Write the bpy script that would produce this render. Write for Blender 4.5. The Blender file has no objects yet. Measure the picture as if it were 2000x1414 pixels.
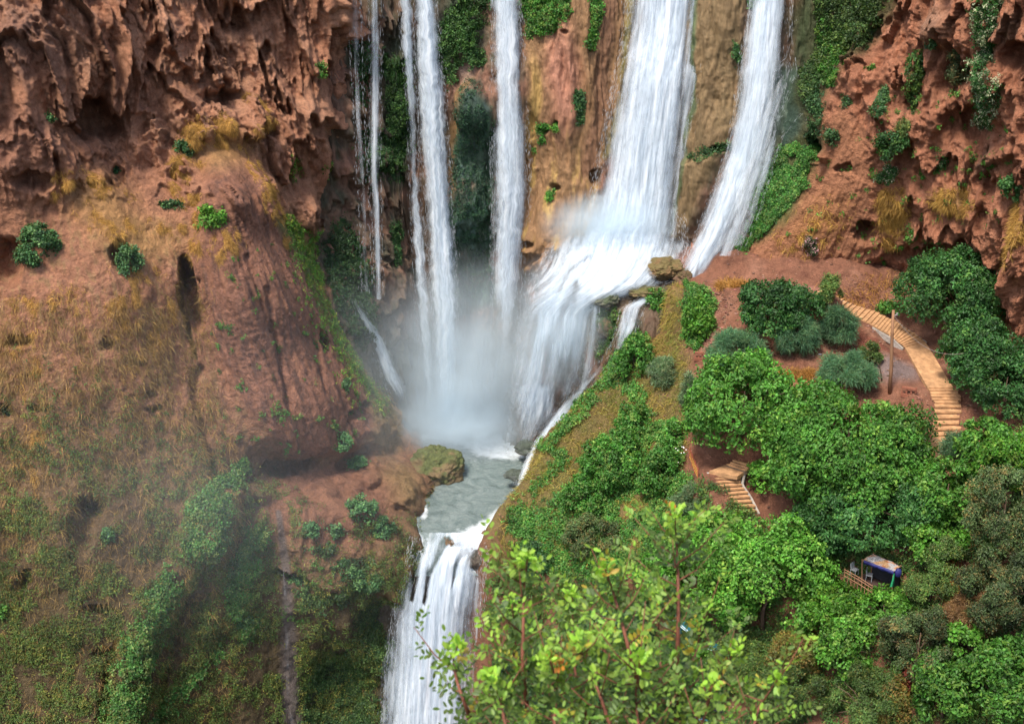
import bpy, math, random
import numpy as np
from mathutils import Vector
from mathutils.bvhtree import BVHTree

# ---------------------------------------------------------------- camera, light, exposure
scene = bpy.context.scene
COL = scene.collection
F = 2747.0                       # focal length in pixels of the 2000 px wide frame
PITCH = math.radians(24.0)
CAMZ = 58.0
cam_d = bpy.data.cameras.new('camera')
cam = bpy.data.objects.new('camera', cam_d)
COL.objects.link(cam)
cam.location = (0, 0, CAMZ)
cam.rotation_euler = (math.radians(90) - PITCH, 0, 0)
cam_d.sensor_width = 36.0
cam_d.lens = 36.0 * F / 2000.0
cam_d.clip_start = 0.1
cam_d.clip_end = 3000
cam_d.dof.use_dof = True
cam_d.dof.focus_distance = 100.0
cam_d.dof.aperture_fstop = 6.3
scene.camera = cam

SUN_EL, SUN_AZ = math.radians(62), math.radians(215)      # azimuth clockwise from +Y
world = bpy.data.worlds.new('World')
scene.world = world
world.use_nodes = True
wn = world.node_tree
bg = wn.nodes['Background']
sky = wn.nodes.new('ShaderNodeTexSky')
sky.sky_type = 'NISHITA'
sky.sun_disc = False
sky.sun_elevation = SUN_EL
sky.sun_rotation = SUN_AZ
sky.dust_density = 3.0
sky.air_density = 1.0
sky.ozone_density = 1.0
wn.links.new(sky.outputs[0], bg.inputs[0])
bg.inputs[1].default_value = 0.125
sun_d = bpy.data.lights.new('sun', 'SUN')
sun = bpy.data.objects.new('sun', sun_d)
COL.objects.link(sun)
sun_d.energy = 2.1
sun_d.angle = math.radians(11)
sun_d.color = (1.0, 0.93, 0.82)
sdir = Vector((math.sin(SUN_AZ) * math.cos(SUN_EL), math.cos(SUN_AZ) * math.cos(SUN_EL), math.sin(SUN_EL)))
sun.rotation_euler = sdir.to_track_quat('Z', 'Y').to_euler()
vs = scene.view_settings
vs.view_transform = 'Standard'
vs.look = 'None'
vs.gamma = 1.0
vs.exposure = 1.2
cy = scene.cycles
cy.use_denoising = True
cy.max_bounces = 10
cy.diffuse_bounces = 3
cy.glossy_bounces = 2
cy.transmission_bounces = 3
cy.volume_bounces = 7
cy.transparent_max_bounces = 24
cy.volume_step_rate = 2.0
cy.volume_max_steps = 96
cy.use_adaptive_sampling = True
cy.adaptive_threshold = 0.015

RNG = np.random.default_rng(7)
CT, ST = math.cos(PITCH), math.sin(PITCH)

# ---------------------------------------------------------------- points from sight lines
def ray(px, py):
    px = np.asarray(px, float); py = np.asarray(py, float)
    u = (px - 1000.0) / F; v = (707.0 - py) / F
    return np.stack([u, CT + v * ST, -ST + v * CT], -1)
def PY(px, py, Y):                # point of the sight line that lies at distance Y north of the camera
    d = ray(px, py)
    t = np.asarray(Y, float) / d[..., 1]
    p = d * t[..., None]; p[..., 2] += CAMZ
    return p
def PZ(px, py, z):                # point of the sight line at height z
    d = ray(px, py)
    t = (np.asarray(z, float) - CAMZ) / d[..., 2]
    p = d * t[..., None]; p[..., 2] += CAMZ
    return p
def depth(p):
    return p[..., 1] * CT - (p[..., 2] - CAMZ) * ST
def proj(p):
    d = depth(p)
    u = p[..., 0] / d
    v = (p[..., 1] * ST + (p[..., 2] - CAMZ) * CT) / d
    return 1000 + u * F, 707 - v * F

# ---------------------------------------------------------------- noise
def _h(ix, iy, iz, seed):
    with np.errstate(over='ignore'):
        h = (ix.astype(np.uint32) * np.uint32(374761393) + iy.astype(np.uint32) * np.uint32(668265263)
             + iz.astype(np.uint32) * np.uint32(2147483647) + np.uint32(seed * 1013904223 & 0xffffffff))
        h = (h ^ (h >> np.uint32(13))) * np.uint32(1274126177)
        h = (h ^ (h >> np.uint32(16))) * np.uint32(2246822519)
        return h ^ (h >> np.uint32(15))
def perlin(p, seed=0):
    p = p.astype(np.float64)
    i = np.floor(p).astype(np.int64); f = p - i
    w = f * f * f * (f * (f * 6 - 15) + 10)
    out = 0
    for dx in (0, 1):
        for dy in (0, 1):
            for dz in (0, 1):
                h = _h(i[..., 0] + dx, i[..., 1] + dy, i[..., 2] + dz, seed)
                gx = (h & np.uint32(1023)).astype(float) / 511.5 - 1
                gy = ((h >> np.uint32(10)) & np.uint32(1023)).astype(float) / 511.5 - 1
                gz = ((h >> np.uint32(20)) & np.uint32(1023)).astype(float) / 511.5 - 1
                g = gx * (f[..., 0] - dx) + gy * (f[..., 1] - dy) + gz * (f[..., 2] - dz)
                out = out + g * (w[..., 0] if dx else 1 - w[..., 0]) * (w[..., 1] if dy else 1 - w[..., 1]) * (w[..., 2] if dz else 1 - w[..., 2])
    return out * 1.3
def fbm(p, oct=4, seed=0, gain=0.5, ridged=False):
    a, s, tot = 1.0, 0, 0
    q = p
    for k in range(oct):
        n = perlin(q, seed + k * 17)
        if ridged: n = 1 - 2 * np.abs(n)
        s = s + a * n; tot += a
        a *= gain; q = q * 2.03 + 11.3
    return s / tot
def cell(p, seed=0):              # distance to the nearest of scattered points
    i = np.floor(p).astype(np.int64)
    best = np.full(p.shape[:-1], 9.0)
    for dx in (-1, 0, 1):
        for dy in (-1, 0, 1):
            for dz in (-1, 0, 1):
                c = i + np.array([dx, dy, dz])
                h = _h(c[..., 0], c[..., 1], c[..., 2], seed)
                q = np.stack([(h & np.uint32(1023)) / 1023.0, ((h >> np.uint32(10)) & np.uint32(1023)) / 1023.0, ((h >> np.uint32(20)) & np.uint32(1023)) / 1023.0], -1) + c
                best = np.minimum(best, ((q - p) ** 2).sum(-1))
    return np.sqrt(best)
def sm(a, b, x):
    t = np.clip((x - a) / (b - a), 0, 1)
    return t * t * (3 - 2 * t)
def mix(a, b, w):
    return a * (1 - w) + b * w
def mixc(a, b, w):
    return a * (1 - w[..., None]) + np.array(b) * w[..., None]

# masks over sight-line coordinates
def blob(px, py, cx, cy_, rx, ry, ang=0.0, hard=0.0):
    c, s = math.cos(math.radians(ang)), math.sin(math.radians(ang))
    dx, dy = px - cx, py - cy_
    a = (dx * c + dy * s) / rx; b = (-dx * s + dy * c) / ry
    r = np.sqrt(a * a + b * b)
    return 1 - sm(hard, 1.0, r)
def pdist(px, py, pts):
    best = np.full(np.shape(px), 1e9); along = np.zeros(np.shape(px)); L = 0
    tot = sum(math.dist(pts[i][:2], pts[i + 1][:2]) for i in range(len(pts) - 1))
    for i in range(len(pts) - 1):
        x0, y0 = pts[i][:2]; x1, y1 = pts[i + 1][:2]
        l = math.hypot(x1 - x0, y1 - y0)
        t = np.clip(((px - x0) * (x1 - x0) + (py - y0) * (y1 - y0)) / l ** 2, 0, 1)
        d = np.hypot(px - x0 - t * (x1 - x0), py - y0 - t * (y1 - y0))
        m = d < best
        best = np.where(m, d, best); along = np.where(m, (L + t * l) / tot, along)
        L += l
    return best, along
def stroke(px, py, pts, w, hard=0.2, w2=None):
    d, a = pdist(px, py, pts)
    ww = w if w2 is None else w + (w2 - w) * a
    return 1 - sm(hard, 1.0, d / ww)
def poly(px, py, pts, soft=12):
    inside = np.zeros(np.shape(px), bool)
    n = len(pts)
    for i in range(n):
        x0, y0 = pts[i]; x1, y1 = pts[(i + 1) % n]
        c = ((y0 > py) != (y1 > py)) & (px < (x1 - x0) * (py - y0) / (y1 - y0 + 1e-9) + x0)
        inside ^= c
    d, _ = pdist(px, py, list(pts) + [pts[0]])
    return sm(-soft, soft, np.where(inside, d, -d))

# ---------------------------------------------------------------- interpolation through scattered points
class TPS:
    def __init__(s, pts, vals, lam=1e-3):
        s.p = np.array(pts, float); s.c = s.p.mean(0); s.s = s.p.std()
        q = (s.p - s.c) / s.s; n = len(q)
        K = s.k(q, q) + lam * np.eye(n)
        Pm = np.c_[np.ones(n), q]
        A = np.block([[K, Pm], [Pm.T, np.zeros((3, 3))]])
        s.w = np.linalg.solve(A, np.r_[vals, 0, 0, 0]); s.q = q
    def k(s, a, b):
        r2 = ((a[:, None, :] - b[None]) ** 2).sum(-1)
        return 0.5 * r2 * np.log(r2 + 1e-12)
    def __call__(s, x, y):
        sh = np.shape(x)
        q = (np.c_[np.ravel(x), np.ravel(y)] - s.c) / s.s
        out = np.empty(len(q))
        for i in range(0, len(q), 50000):
            b = q[i:i + 50000]
            out[i:i + 50000] = s.k(b, s.q) @ s.w[:-3] + s.w[-3] + b @ s.w[-2:]
        return out.reshape(sh)

# ---------------------------------------------------------------- meshes and objects
def mesh_np(name, V, Fc, col=None, smooth=True, uv=None, extra=None):
    V = np.ascontiguousarray(V.reshape(-1, 3), np.float32)
    Fc = np.ascontiguousarray(Fc, np.int32); n, k = Fc.shape
    me = bpy.data.meshes.new(name)
    me.vertices.add(len(V)); me.vertices.foreach_set('co', V.ravel())
    me.loops.add(n * k); me.loops.foreach_set('vertex_index', Fc.ravel())
    me.polygons.add(n)
    me.polygons.foreach_set('loop_start', np.arange(0, n * k, k, dtype=np.int32))
    me.polygons.foreach_set('loop_total', np.full(n, k, np.int32))
    me.polygons.foreach_set('use_smooth', np.full(n, smooth, bool))
    if col is not None:
        c = np.ones((len(V), 4), np.float32); c[:, :3] = col.reshape(-1, 3)
        at = me.attributes.new('Col', 'FLOAT_COLOR', 'POINT'); at.data.foreach_set('color', c.ravel())
    if uv is not None:
        for nm, arr in uv.items():
            at = me.attributes.new(nm, 'FLOAT', 'POINT'); at.data.foreach_set('value', np.ascontiguousarray(arr.ravel(), np.float32))
    me.update(calc_edges=True)
    return me
def link(name, me, mat, parent=None, loc=None):
    o = bpy.data.objects.new(name, me)
    COL.objects.link(o)
    if mat is not None:
        me.materials.clear(); me.materials.append(mat)
    if parent is not None: o.parent = parent
    if loc is not None: o.location = loc
    return o
def tag(o, label=None, cat=None, group=None, kind=None):
    if label: o['label'] = label
    if cat: o['category'] = cat
    if group: o['group'] = group
    if kind: o['kind'] = kind
    return o
def empty(name, loc, label, cat, group=None, rz=0):
    o = bpy.data.objects.new(name, None); COL.objects.link(o)
    o.location = tuple(loc); o.rotation_euler = (0, 0, rz)
    o.empty_display_size = 0.2
    return tag(o, label, cat, group)
def grid_faces(nr, nc):
    a = np.arange(nr * nc).reshape(nr, nc)
    return np.stack([a[:-1, :-1], a[1:, :-1], a[1:, 1:], a[:-1, 1:]], -1).reshape(-1, 4)
def grid_normals(P):
    du = np.gradient(P, axis=1); dv = np.gradient(P, axis=0)
    n = np.cross(dv, du)
    return n / (np.linalg.norm(n, axis=-1, keepdims=True) + 1e-9)
class MB:                          # collects shapes for one mesh
    def __init__(s): s.v, s.f, s.n = [], [], 0
    def add(s, V, Fs):
        s.v += [tuple(map(float, v)) for v in V]
        s.f += [tuple(i + s.n for i in f) for f in Fs]; s.n = len(s.v)
    def prism(s, top, h):          # a polygon (top corners, counter-clockwise) pushed down by h
        n = len(top); top = [tuple(t) for t in top]
        bot = [(t[0], t[1], t[2] - h) for t in top]
        s.add(top + bot, [tuple(range(n)), tuple(range(2 * n - 1, n - 1, -1))] + [(i, n + i, n + (i + 1) % n, (i + 1) % n) for i in range(n)])
    def box(s, c, size, rz=0, tilt=0):
        x, y, z = [q / 2 for q in size]
        V = []
        for dz in (-z, z):
            for dx, dy in ((-x, -y), (x, -y), (x, y), (-x, y)):
                yy, zz = dy * math.cos(tilt) - dz * math.sin(tilt), dy * math.sin(tilt) + dz * math.cos(tilt)
                V.append((c[0] + dx * math.cos(rz) - yy * math.sin(rz), c[1] + dx * math.sin(rz) + yy * math.cos(rz), c[2] + zz))
        s.add(V, [(3, 2, 1, 0), (4, 5, 6, 7), (0, 1, 5, 4), (1, 2, 6, 5), (2, 3, 7, 6), (3, 0, 4, 7)])
    def tube(s, pts, radii, n=6, cap=True):
        pts = [Vector(tuple(map(float, p))) for p in pts]
        if not hasattr(radii, '__len__'): radii = [radii] * len(pts)
        V, Fs = [], []
        ref = Vector((0.31, 0.2, 0.93)).normalized()
        for i, p in enumerate(pts):
            t = (pts[min(i + 1, len(pts) - 1)] - pts[max(i - 1, 0)]).normalized()
            a = t.cross(ref)
            if a.length < 0.1: a = t.cross(Vector((1, 0, 0)))
            a.normalize(); b = t.cross(a)
            for k in range(n):
                w = 2 * math.pi * k / n
                V.append(p + (a * math.cos(w) + b * math.sin(w)) * radii[i])
        for i in range(len(pts) - 1):
            for k in range(n):
                Fs.append((i * n + k, i * n + (k + 1) % n, (i + 1) * n + (k + 1) % n, (i + 1) * n + k))
        if cap:
            Fs.append(tuple(range(n - 1, -1, -1))); Fs.append(tuple(range(len(V) - n, len(V))))
        s.add(V, Fs)
    def build(s, name, mat, parent=None, smooth=False, origin=None):
        me = bpy.data.meshes.new(name)
        V = s.v
        if origin is not None: V = [(v[0] - origin[0], v[1] - origin[1], v[2] - origin[2]) for v in V]
        me.from_pydata(V, [], s.f)
        if smooth: me.polygons.foreach_set('use_smooth', [True] * len(me.polygons))
        me.update()
        return link(name, me, mat, parent, origin if (origin is not None and parent is None) else None)

# ---------------------------------------------------------------- materials
def new_mat(name):
    m = bpy.data.materials.new(name); m.use_nodes = True
    nt = m.node_tree; b = nt.nodes['Principled BSDF']
    return m, nt, b
def nd(nt, kind, **kw):
    n = nt.nodes.new(kind)
    for k, v in kw.items():
        if k == 'inp':
            for a, b in v.items(): n.inputs[a].default_value = b
        else: setattr(n, k, v)
    return n
def ramp(nt, stops):
    r = nt.nodes.new('ShaderNodeValToRGB')
    e = r.color_ramp.elements
    while len(e) < len(stops): e.new(0.5)
    for i, (p, c) in enumerate(stops):
        e[i].position = p; e[i].color = (*c, 1) if hasattr(c, '__len__') else (c, c, c, 1)
    return r
def rock_material(name, bump=0.5, scale=1.0, rough=0.95, streak=0.0):
    m, nt, b = new_mat(name); L = nt.links.new
    geo = nd(nt, 'ShaderNodeNewGeometry'); at = nd(nt, 'ShaderNodeAttribute', attribute_name='Col')
    mp = nd(nt, 'ShaderNodeMapping'); L(geo.outputs['Position'], mp.inputs['Vector'])
    mp.inputs['Scale'].default_value = (1, 1, 1 - 0.75 * streak)
    n1 = nd(nt, 'ShaderNodeTexNoise', inp={'Scale': 1.3 * scale, 'Detail': 10.0, 'Roughness': 0.65})
    n2 = nd(nt, 'ShaderNodeTexNoise', inp={'Scale': 5.0 * scale, 'Detail': 9.0, 'Roughness': 0.78})
    vo = nd(nt, 'ShaderNodeTexVoronoi', inp={'Scale': 3.2 * scale}); vo.feature = 'DISTANCE_TO_EDGE'
    for n in (n1, n2, vo): L(mp.outputs[0], n.inputs['Vector'])
    r1 = ramp(nt, [(0.3, 0.62), (0.5, 1.0), (0.7, 1.35)]); L(n1.outputs['Fac'], r1.inputs[0])
    r2 = ramp(nt, [(0.33, 0.6), (0.5, 1.0), (0.68, 1.3)]); L(n2.outputs['Fac'], r2.inputs[0])
    m1 = nd(nt, 'ShaderNodeMixRGB', blend_type='MULTIPLY', inp={'Fac': 0.8}); L(at.outputs['Color'], m1.inputs[1]); L(r1.outputs[0], m1.inputs[2])
    m2 = nd(nt, 'ShaderNodeMixRGB', blend_type='MULTIPLY', inp={'Fac': 0.8}); L(m1.outputs[0], m2.inputs[1]); L(r2.outputs[0], m2.inputs[2])
    L(m2.outputs[0], b.inputs['Base Color'])
    ad = nd(nt, 'ShaderNodeMath', operation='MULTIPLY_ADD'); L(n2.outputs['Fac'], ad.inputs[0]); ad.inputs[1].default_value = 0.9; L(n1.outputs['Fac'], ad.inputs[2])
    ed = nd(nt, 'ShaderNodeMapRange', inp={'From Max': 0.12, 'To Max': 0.12}); L(vo.outputs['Distance'], ed.inputs['Value'])
    a2 = nd(nt, 'ShaderNodeMath', operation='ADD'); L(ad.outputs[0], a2.inputs[0]); L(ed.outputs[0], a2.inputs[1])
    bp = nd(nt, 'ShaderNodeBump', inp={'Strength': bump, 'Distance': 0.5}); L(a2.outputs[0], bp.inputs['Height'])
    L(bp.outputs[0], b.inputs['Normal'])
    b.inputs['Roughness'].default_value = rough
    b.inputs['Specular IOR Level'].default_value = 0.25
    return m
def leaf_material(name, gloss=0.35, trans=0.3, attr=True, color=(0.1, 0.2, 0.05)):
    m, nt, b = new_mat(name); L = nt.links.new
    if attr:
        at = nd(nt, 'ShaderNodeAttribute', attribute_name='Col'); src = at.outputs['Color']
        L(src, b.inputs['Base Color'])
    else:
        b.inputs['Base Color'].default_value = (*color, 1)
    b.inputs['Roughness'].default_value = 0.5
    b.inputs['Specular IOR Level'].default_value = gloss
    tr = nd(nt, 'ShaderNodeBsdfTranslucent')
    if attr:
        mc = nd(nt, 'ShaderNodeMixRGB', blend_type='MULTIPLY', inp={'Fac': 1.0, 2: (1.1, 1.25, 0.5, 1)}); L(src, mc.inputs[1]); L(mc.outputs[0], tr.inputs['Color'])
    mx = nd(nt, 'ShaderNodeMixShader', inp={'Fac': trans}); L(b.outputs[0], mx.inputs[1]); L(tr.outputs[0], mx.inputs[2])
    L(mx.outputs[0], nt.nodes['Material Output'].inputs['Surface'])
    return m
def plain(name, color, rough=0.8, var=0.25, scale=6.0, bump=0.15, spec=0.3, metal=0.0, stretch=(1, 1, 1)):
    m, nt, b = new_mat(name); L = nt.links.new
    tc = nd(nt, 'ShaderNodeTexCoord'); mp = nd(nt, 'ShaderNodeMapping'); L(tc.outputs['Object'], mp.inputs['Vector'])
    mp.inputs['Scale'].default_value = stretch
    n = nd(nt, 'ShaderNodeTexNoise', inp={'Scale': scale, 'Detail': 6.0, 'Roughness': 0.65}); L(mp.outputs[0], n.inputs['Vector'])
    c = np.array(color)
    r = ramp(nt, [(0.3, tuple(c * (1 - var))), (0.55, tuple(c)), (0.75, tuple(np.minimum(c * (1 + var), 0.95)))])
    L(n.outputs['Fac'], r.inputs[0]); L(r.outputs[0], b.inputs['Base Color'])
    bp = nd(nt, 'ShaderNodeBump', inp={'Strength': bump, 'Distance': 0.05}); L(n.outputs['Fac'], bp.inputs['Height']); L(bp.outputs[0], b.inputs['Normal'])
    b.inputs['Roughness'].default_value = rough; b.inputs['Specular IOR Level'].default_value = spec; b.inputs['Metallic'].default_value = metal
    return m
M_ROCK = rock_material('red_travertine', 0.85)
M_WALL = rock_material('wet_travertine', 0.5, 1.0, 0.6, streak=1.0)
M_SOIL = rock_material('red_soil', 0.7, 1.4)
M_BOULDER = rock_material('boulder_stone', 0.5, 1.6, 0.7)
M_LEAF = leaf_material('leaf')
M_GRASS = leaf_material('dry_grass', 0.1, 0.25)
M_BARK = plain('bark', (0.12, 0.075, 0.05), 0.9, 0.4, 8, 0.5, stretch=(1, 1, 0.3))
M_REDBARK = plain('red_brown_bark', (0.20, 0.075, 0.045), 0.7, 0.3, 30, 0.2)
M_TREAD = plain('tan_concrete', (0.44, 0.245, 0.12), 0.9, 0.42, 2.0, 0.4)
M_RISER = plain('shadow_dark_riser', (0.15, 0.105, 0.07), 0.9, 0.4, 4, 0.3)  # riser colour darkened to stand for the shadow below each tread
M_EDGE = plain('pale_concrete', (0.34, 0.30, 0.26), 0.9, 0.35, 5, 0.3)
M_WOOD = plain('pole_wood', (0.27, 0.14, 0.075), 0.85, 0.3, 12, 0.4, stretch=(1, 1, 0.1))
M_RUST = plain('rust_red_paint', (0.33, 0.085, 0.05), 0.7, 0.35, 10, 0.2)
M_YELLOW = plain('ochre_pole', (0.55, 0.27, 0.06), 0.7, 0.3, 10, 0.2)

def fall_material(name, dens=1.0, fine=1.0, edge=0.35):
    # u: metres across, v: metres along, e: -1..1 across, d: amount of water
    m, nt, b = new_mat(name); L = nt.links.new
    A = {k: nd(nt, 'ShaderNodeAttribute', attribute_name=k).outputs['Fac'] for k in ('u', 'v', 'e', 'd', 's')}
    def comb(su, sv):
        c = nd(nt, 'ShaderNodeCombineXYZ')
        a1 = nd(nt, 'ShaderNodeMath', operation='MULTIPLY', inp={1: su}); L(A['u'], a1.inputs[0])
        a2 = nd(nt, 'ShaderNodeMath', operation='MULTIPLY', inp={1: sv}); L(A['v'], a2.inputs[0])
        a3 = nd(nt, 'ShaderNodeMath', operation='MULTIPLY', inp={1: 3.7}); L(A['s'], a3.inputs[0])
        L(a1.outputs[0], c.inputs[0]); L(a2.outputs[0], c.inputs[1]); L(a3.outputs[0], c.inputs[2])
        return c.outputs[0]
    n1 = nd(nt, 'ShaderNodeTexNoise', inp={'Scale': 1.0, 'Detail': 5.0, 'Roughness': 0.62, 'Distortion': 0.3}); L(comb(2.6 * fine, 0.10 * fine), n1.inputs['Vector'])
    n2 = nd(nt, 'ShaderNodeTexNoise', inp={'Scale': 1.0, 'Detail': 6.0, 'Roughness': 0.68, 'Distortion': 0.6}); L(comb(1.9 * fine, 0.5 * fine), n2.inputs['Vector'])
    s1 = nd(nt, 'ShaderNodeMath', operation='MULTIPLY', inp={1: 0.95}); L(n1.outputs['Fac'], s1.inputs[0])
    n3 = nd(nt, 'ShaderNodeTexNoise', inp={'Scale': 1.0, 'Detail': 4.0, 'Roughness': 0.6, 'Distortion': 0.9}); L(comb(0.9 * fine, 0.32 * fine), n3.inputs['Vector'])
    s2a = nd(nt, 'ShaderNodeMath', operation='MULTIPLY_ADD', inp={1: 0.55}); L(n2.outputs['Fac'], s2a.inputs[0]); L(s1.outputs[0], s2a.inputs[2])
    s2 = nd(nt, 'ShaderNodeMath', operation='MULTIPLY_ADD', inp={1: 0.6}); L(n3.outputs['Fac'], s2.inputs[0]); L(s2a.outputs[0], s2.inputs[2])   # mean ~1.05
    ab = nd(nt, 'ShaderNodeMath', operation='ABSOLUTE'); L(A['e'], ab.inputs[0])
    pw = nd(nt, 'ShaderNodeMath', operation='POWER', inp={1: 2.0}); L(ab.outputs[0], pw.inputs[0])
    s3 = nd(nt, 'ShaderNodeMath', operation='MULTIPLY_ADD', inp={1: -edge * 1.9}); L(pw.outputs[0], s3.inputs[0]); L(s2.outputs[0], s3.inputs[2])
    s4 = nd(nt, 'ShaderNodeMath', operation='MULTIPLY_ADD', inp={1: 1.1}); L(A['d'], s4.inputs[0]); L(s3.outputs[0], s4.inputs[2])
    mr = nd(nt, 'ShaderNodeMapRange', interpolation_type='SMOOTHSTEP', inp={'From Min': 1.47, 'From Max': 2.3, 'To Min': 0.0, 'To Max': 0.95 * dens}); L(s4.outputs[0], mr.inputs['Value'])
    # fade to nothing at the very edges
    ef = nd(nt, 'ShaderNodeMapRange', interpolation_type='SMOOTHSTEP', inp={'From Min': 1.0, 'From Max': 0.9}); L(ab.outputs[0], ef.inputs['Value'])
    df = nd(nt, 'ShaderNodeMapRange', interpolation_type='SMOOTHSTEP', inp={'From Min': 0.0, 'From Max': 0.35}); L(A['d'], df.inputs['Value'])
    al = nd(nt, 'ShaderNodeMath', operation='MULTIPLY'); L(mr.outputs[0], al.inputs[0]); L(ef.outputs[0], al.inputs[1])
    al2 = nd(nt, 'ShaderNodeMath', operation='MULTIPLY'); L(al.outputs[0], al2.inputs[0]); L(df.outputs[0], al2.inputs[1])
    cr = ramp(nt, [(0.3, (0.42, 0.52, 0.62)), (0.5, (0.62, 0.70, 0.77)), (0.68, (0.82, 0.86, 0.89))]); L(n1.outputs['Fac'], cr.inputs[0])
    L(cr.outputs[0], b.inputs['Base Color'])
    b.inputs['Roughness'].default_value = 0.6
    bp = nd(nt, 'ShaderNodeBump', inp={'Strength': 0.25, 'Distance': 0.2}); L(s2.outputs[0], bp.inputs['Height']); L(bp.outputs[0], b.inputs['Normal'])
    tl = nd(nt, 'ShaderNodeBsdfTranslucent', inp={'Color': (0.9, 0.95, 1.0, 1)})
    m0 = nd(nt, 'ShaderNodeMixShader', inp={'Fac': 0.3}); L(b.outputs[0], m0.inputs[1]); L(tl.outputs[0], m0.inputs[2])
    tr = nd(nt, 'ShaderNodeBsdfTransparent')
    mx = nd(nt, 'ShaderNodeMixShader'); L(al2.outputs[0], mx.inputs['Fac']); L(tr.outputs[0], mx.inputs[1]); L(m0.outputs[0], mx.inputs[2])
    L(mx.outputs[0], nt.nodes['Material Output'].inputs['Surface'])
    return m
M_FALL = fall_material('falling_water')
M_RIB = fall_material('thin_falling_water', dens=0.8)
def drop_material():
    m, nt, b = new_mat('flying_drops'); L = nt.links.new
    b.inputs['Base Color'].default_value = (0.85, 0.89, 0.92, 1); b.inputs['Roughness'].default_value = 0.5
    tl = nd(nt, 'ShaderNodeBsdfTranslucent', inp={'Color': (0.9, 0.95, 1.0, 1)}); tr = nd(nt, 'ShaderNodeBsdfTransparent')
    m0 = nd(nt, 'ShaderNodeMixShader', inp={'Fac': 0.5}); L(b.outputs[0], m0.inputs[1]); L(tl.outputs[0], m0.inputs[2])
    mx = nd(nt, 'ShaderNodeMixShader', inp={'Fac': 0.38}); L(tr.outputs[0], mx.inputs[1]); L(m0.outputs[0], mx.inputs[2])
    L(mx.outputs[0], nt.nodes['Material Output'].inputs['Surface'])
    return m
M_DROP = drop_material()

# ================================================================ THE GORGE
SHEETS = {}
def unit0(v): return v / (np.linalg.norm(v, axis=-1, keepdims=True) + 1e-9)
def curtains(P, amp, lam, seed, jag=1.0):
    # travertine curtains: rock that swells downward and then breaks off in a ragged hem
    x = P.copy()
    q1 = x / np.array([4.5, 4.5, 13.0]); q2 = x / np.array([1.1, 1.1, 5.0]); q3 = x / np.array([0.42, 0.42, 2.2])
    ph = x[..., 2] / lam + 2.0 * fbm(q1, 3, seed) + jag * (0.36 * fbm(q2, 3, seed + 5) + 0.10 * fbm(q3, 2, seed + 9)) + 2.3 / lam * fbm(x / np.array([0.9, 0.9, 7.0]), 2, seed + 3, 0.5, True)
    fr = ph - np.floor(ph)
    k = np.floor(ph)
    rnd = 0.45 + 0.55 * np.abs(np.sin(k * 12.9898 + seed))
    prof = (1 - fr) ** 1.3 * sm(0.0, 0.10, fr)
    return amp * rnd * prof

def billow(p, oct=2, seed=0):
    a, s, tot = 1.0, 0, 0
    for k in range(oct):
        s = s + a * 1.2 * np.sqrt(perlin(p, seed + k * 31) ** 2 + 0.004); tot += a; a *= 0.5; p = p * 2.1 + 5.2
    return s / tot
def finish_sheet(name, P, px, py, N, colfun, mat, kind='structure', wrapcols=None):
    nr, nc = P.shape[:2]
    col = colfun(P, px, py, N)
    me = mesh_np(name, P, grid_faces(nr, nc), col)
    o = link(name, me, mat); tag(o, kind=kind)
    SHEETS[name] = dict(P=P, px=px, py=py, N=grid_normals(P), o=o, col=col)
    return o

TERRA = (0.40, 0.185, 0.105)
TERRA_LT = (0.46, 0.235, 0.14)
BROWN = (0.235, 0.105, 0.068)
OCHRE = (0.36, 0.215, 0.07)
MOSS = (0.055, 0.085, 0.03)
DKGRN = (0.028, 0.052, 0.028)
GOLD = (0.43, 0.26, 0.075)
OLIVE = (0.13, 0.115, 0.045)
TEAL = (0.04, 0.075, 0.06)

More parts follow.
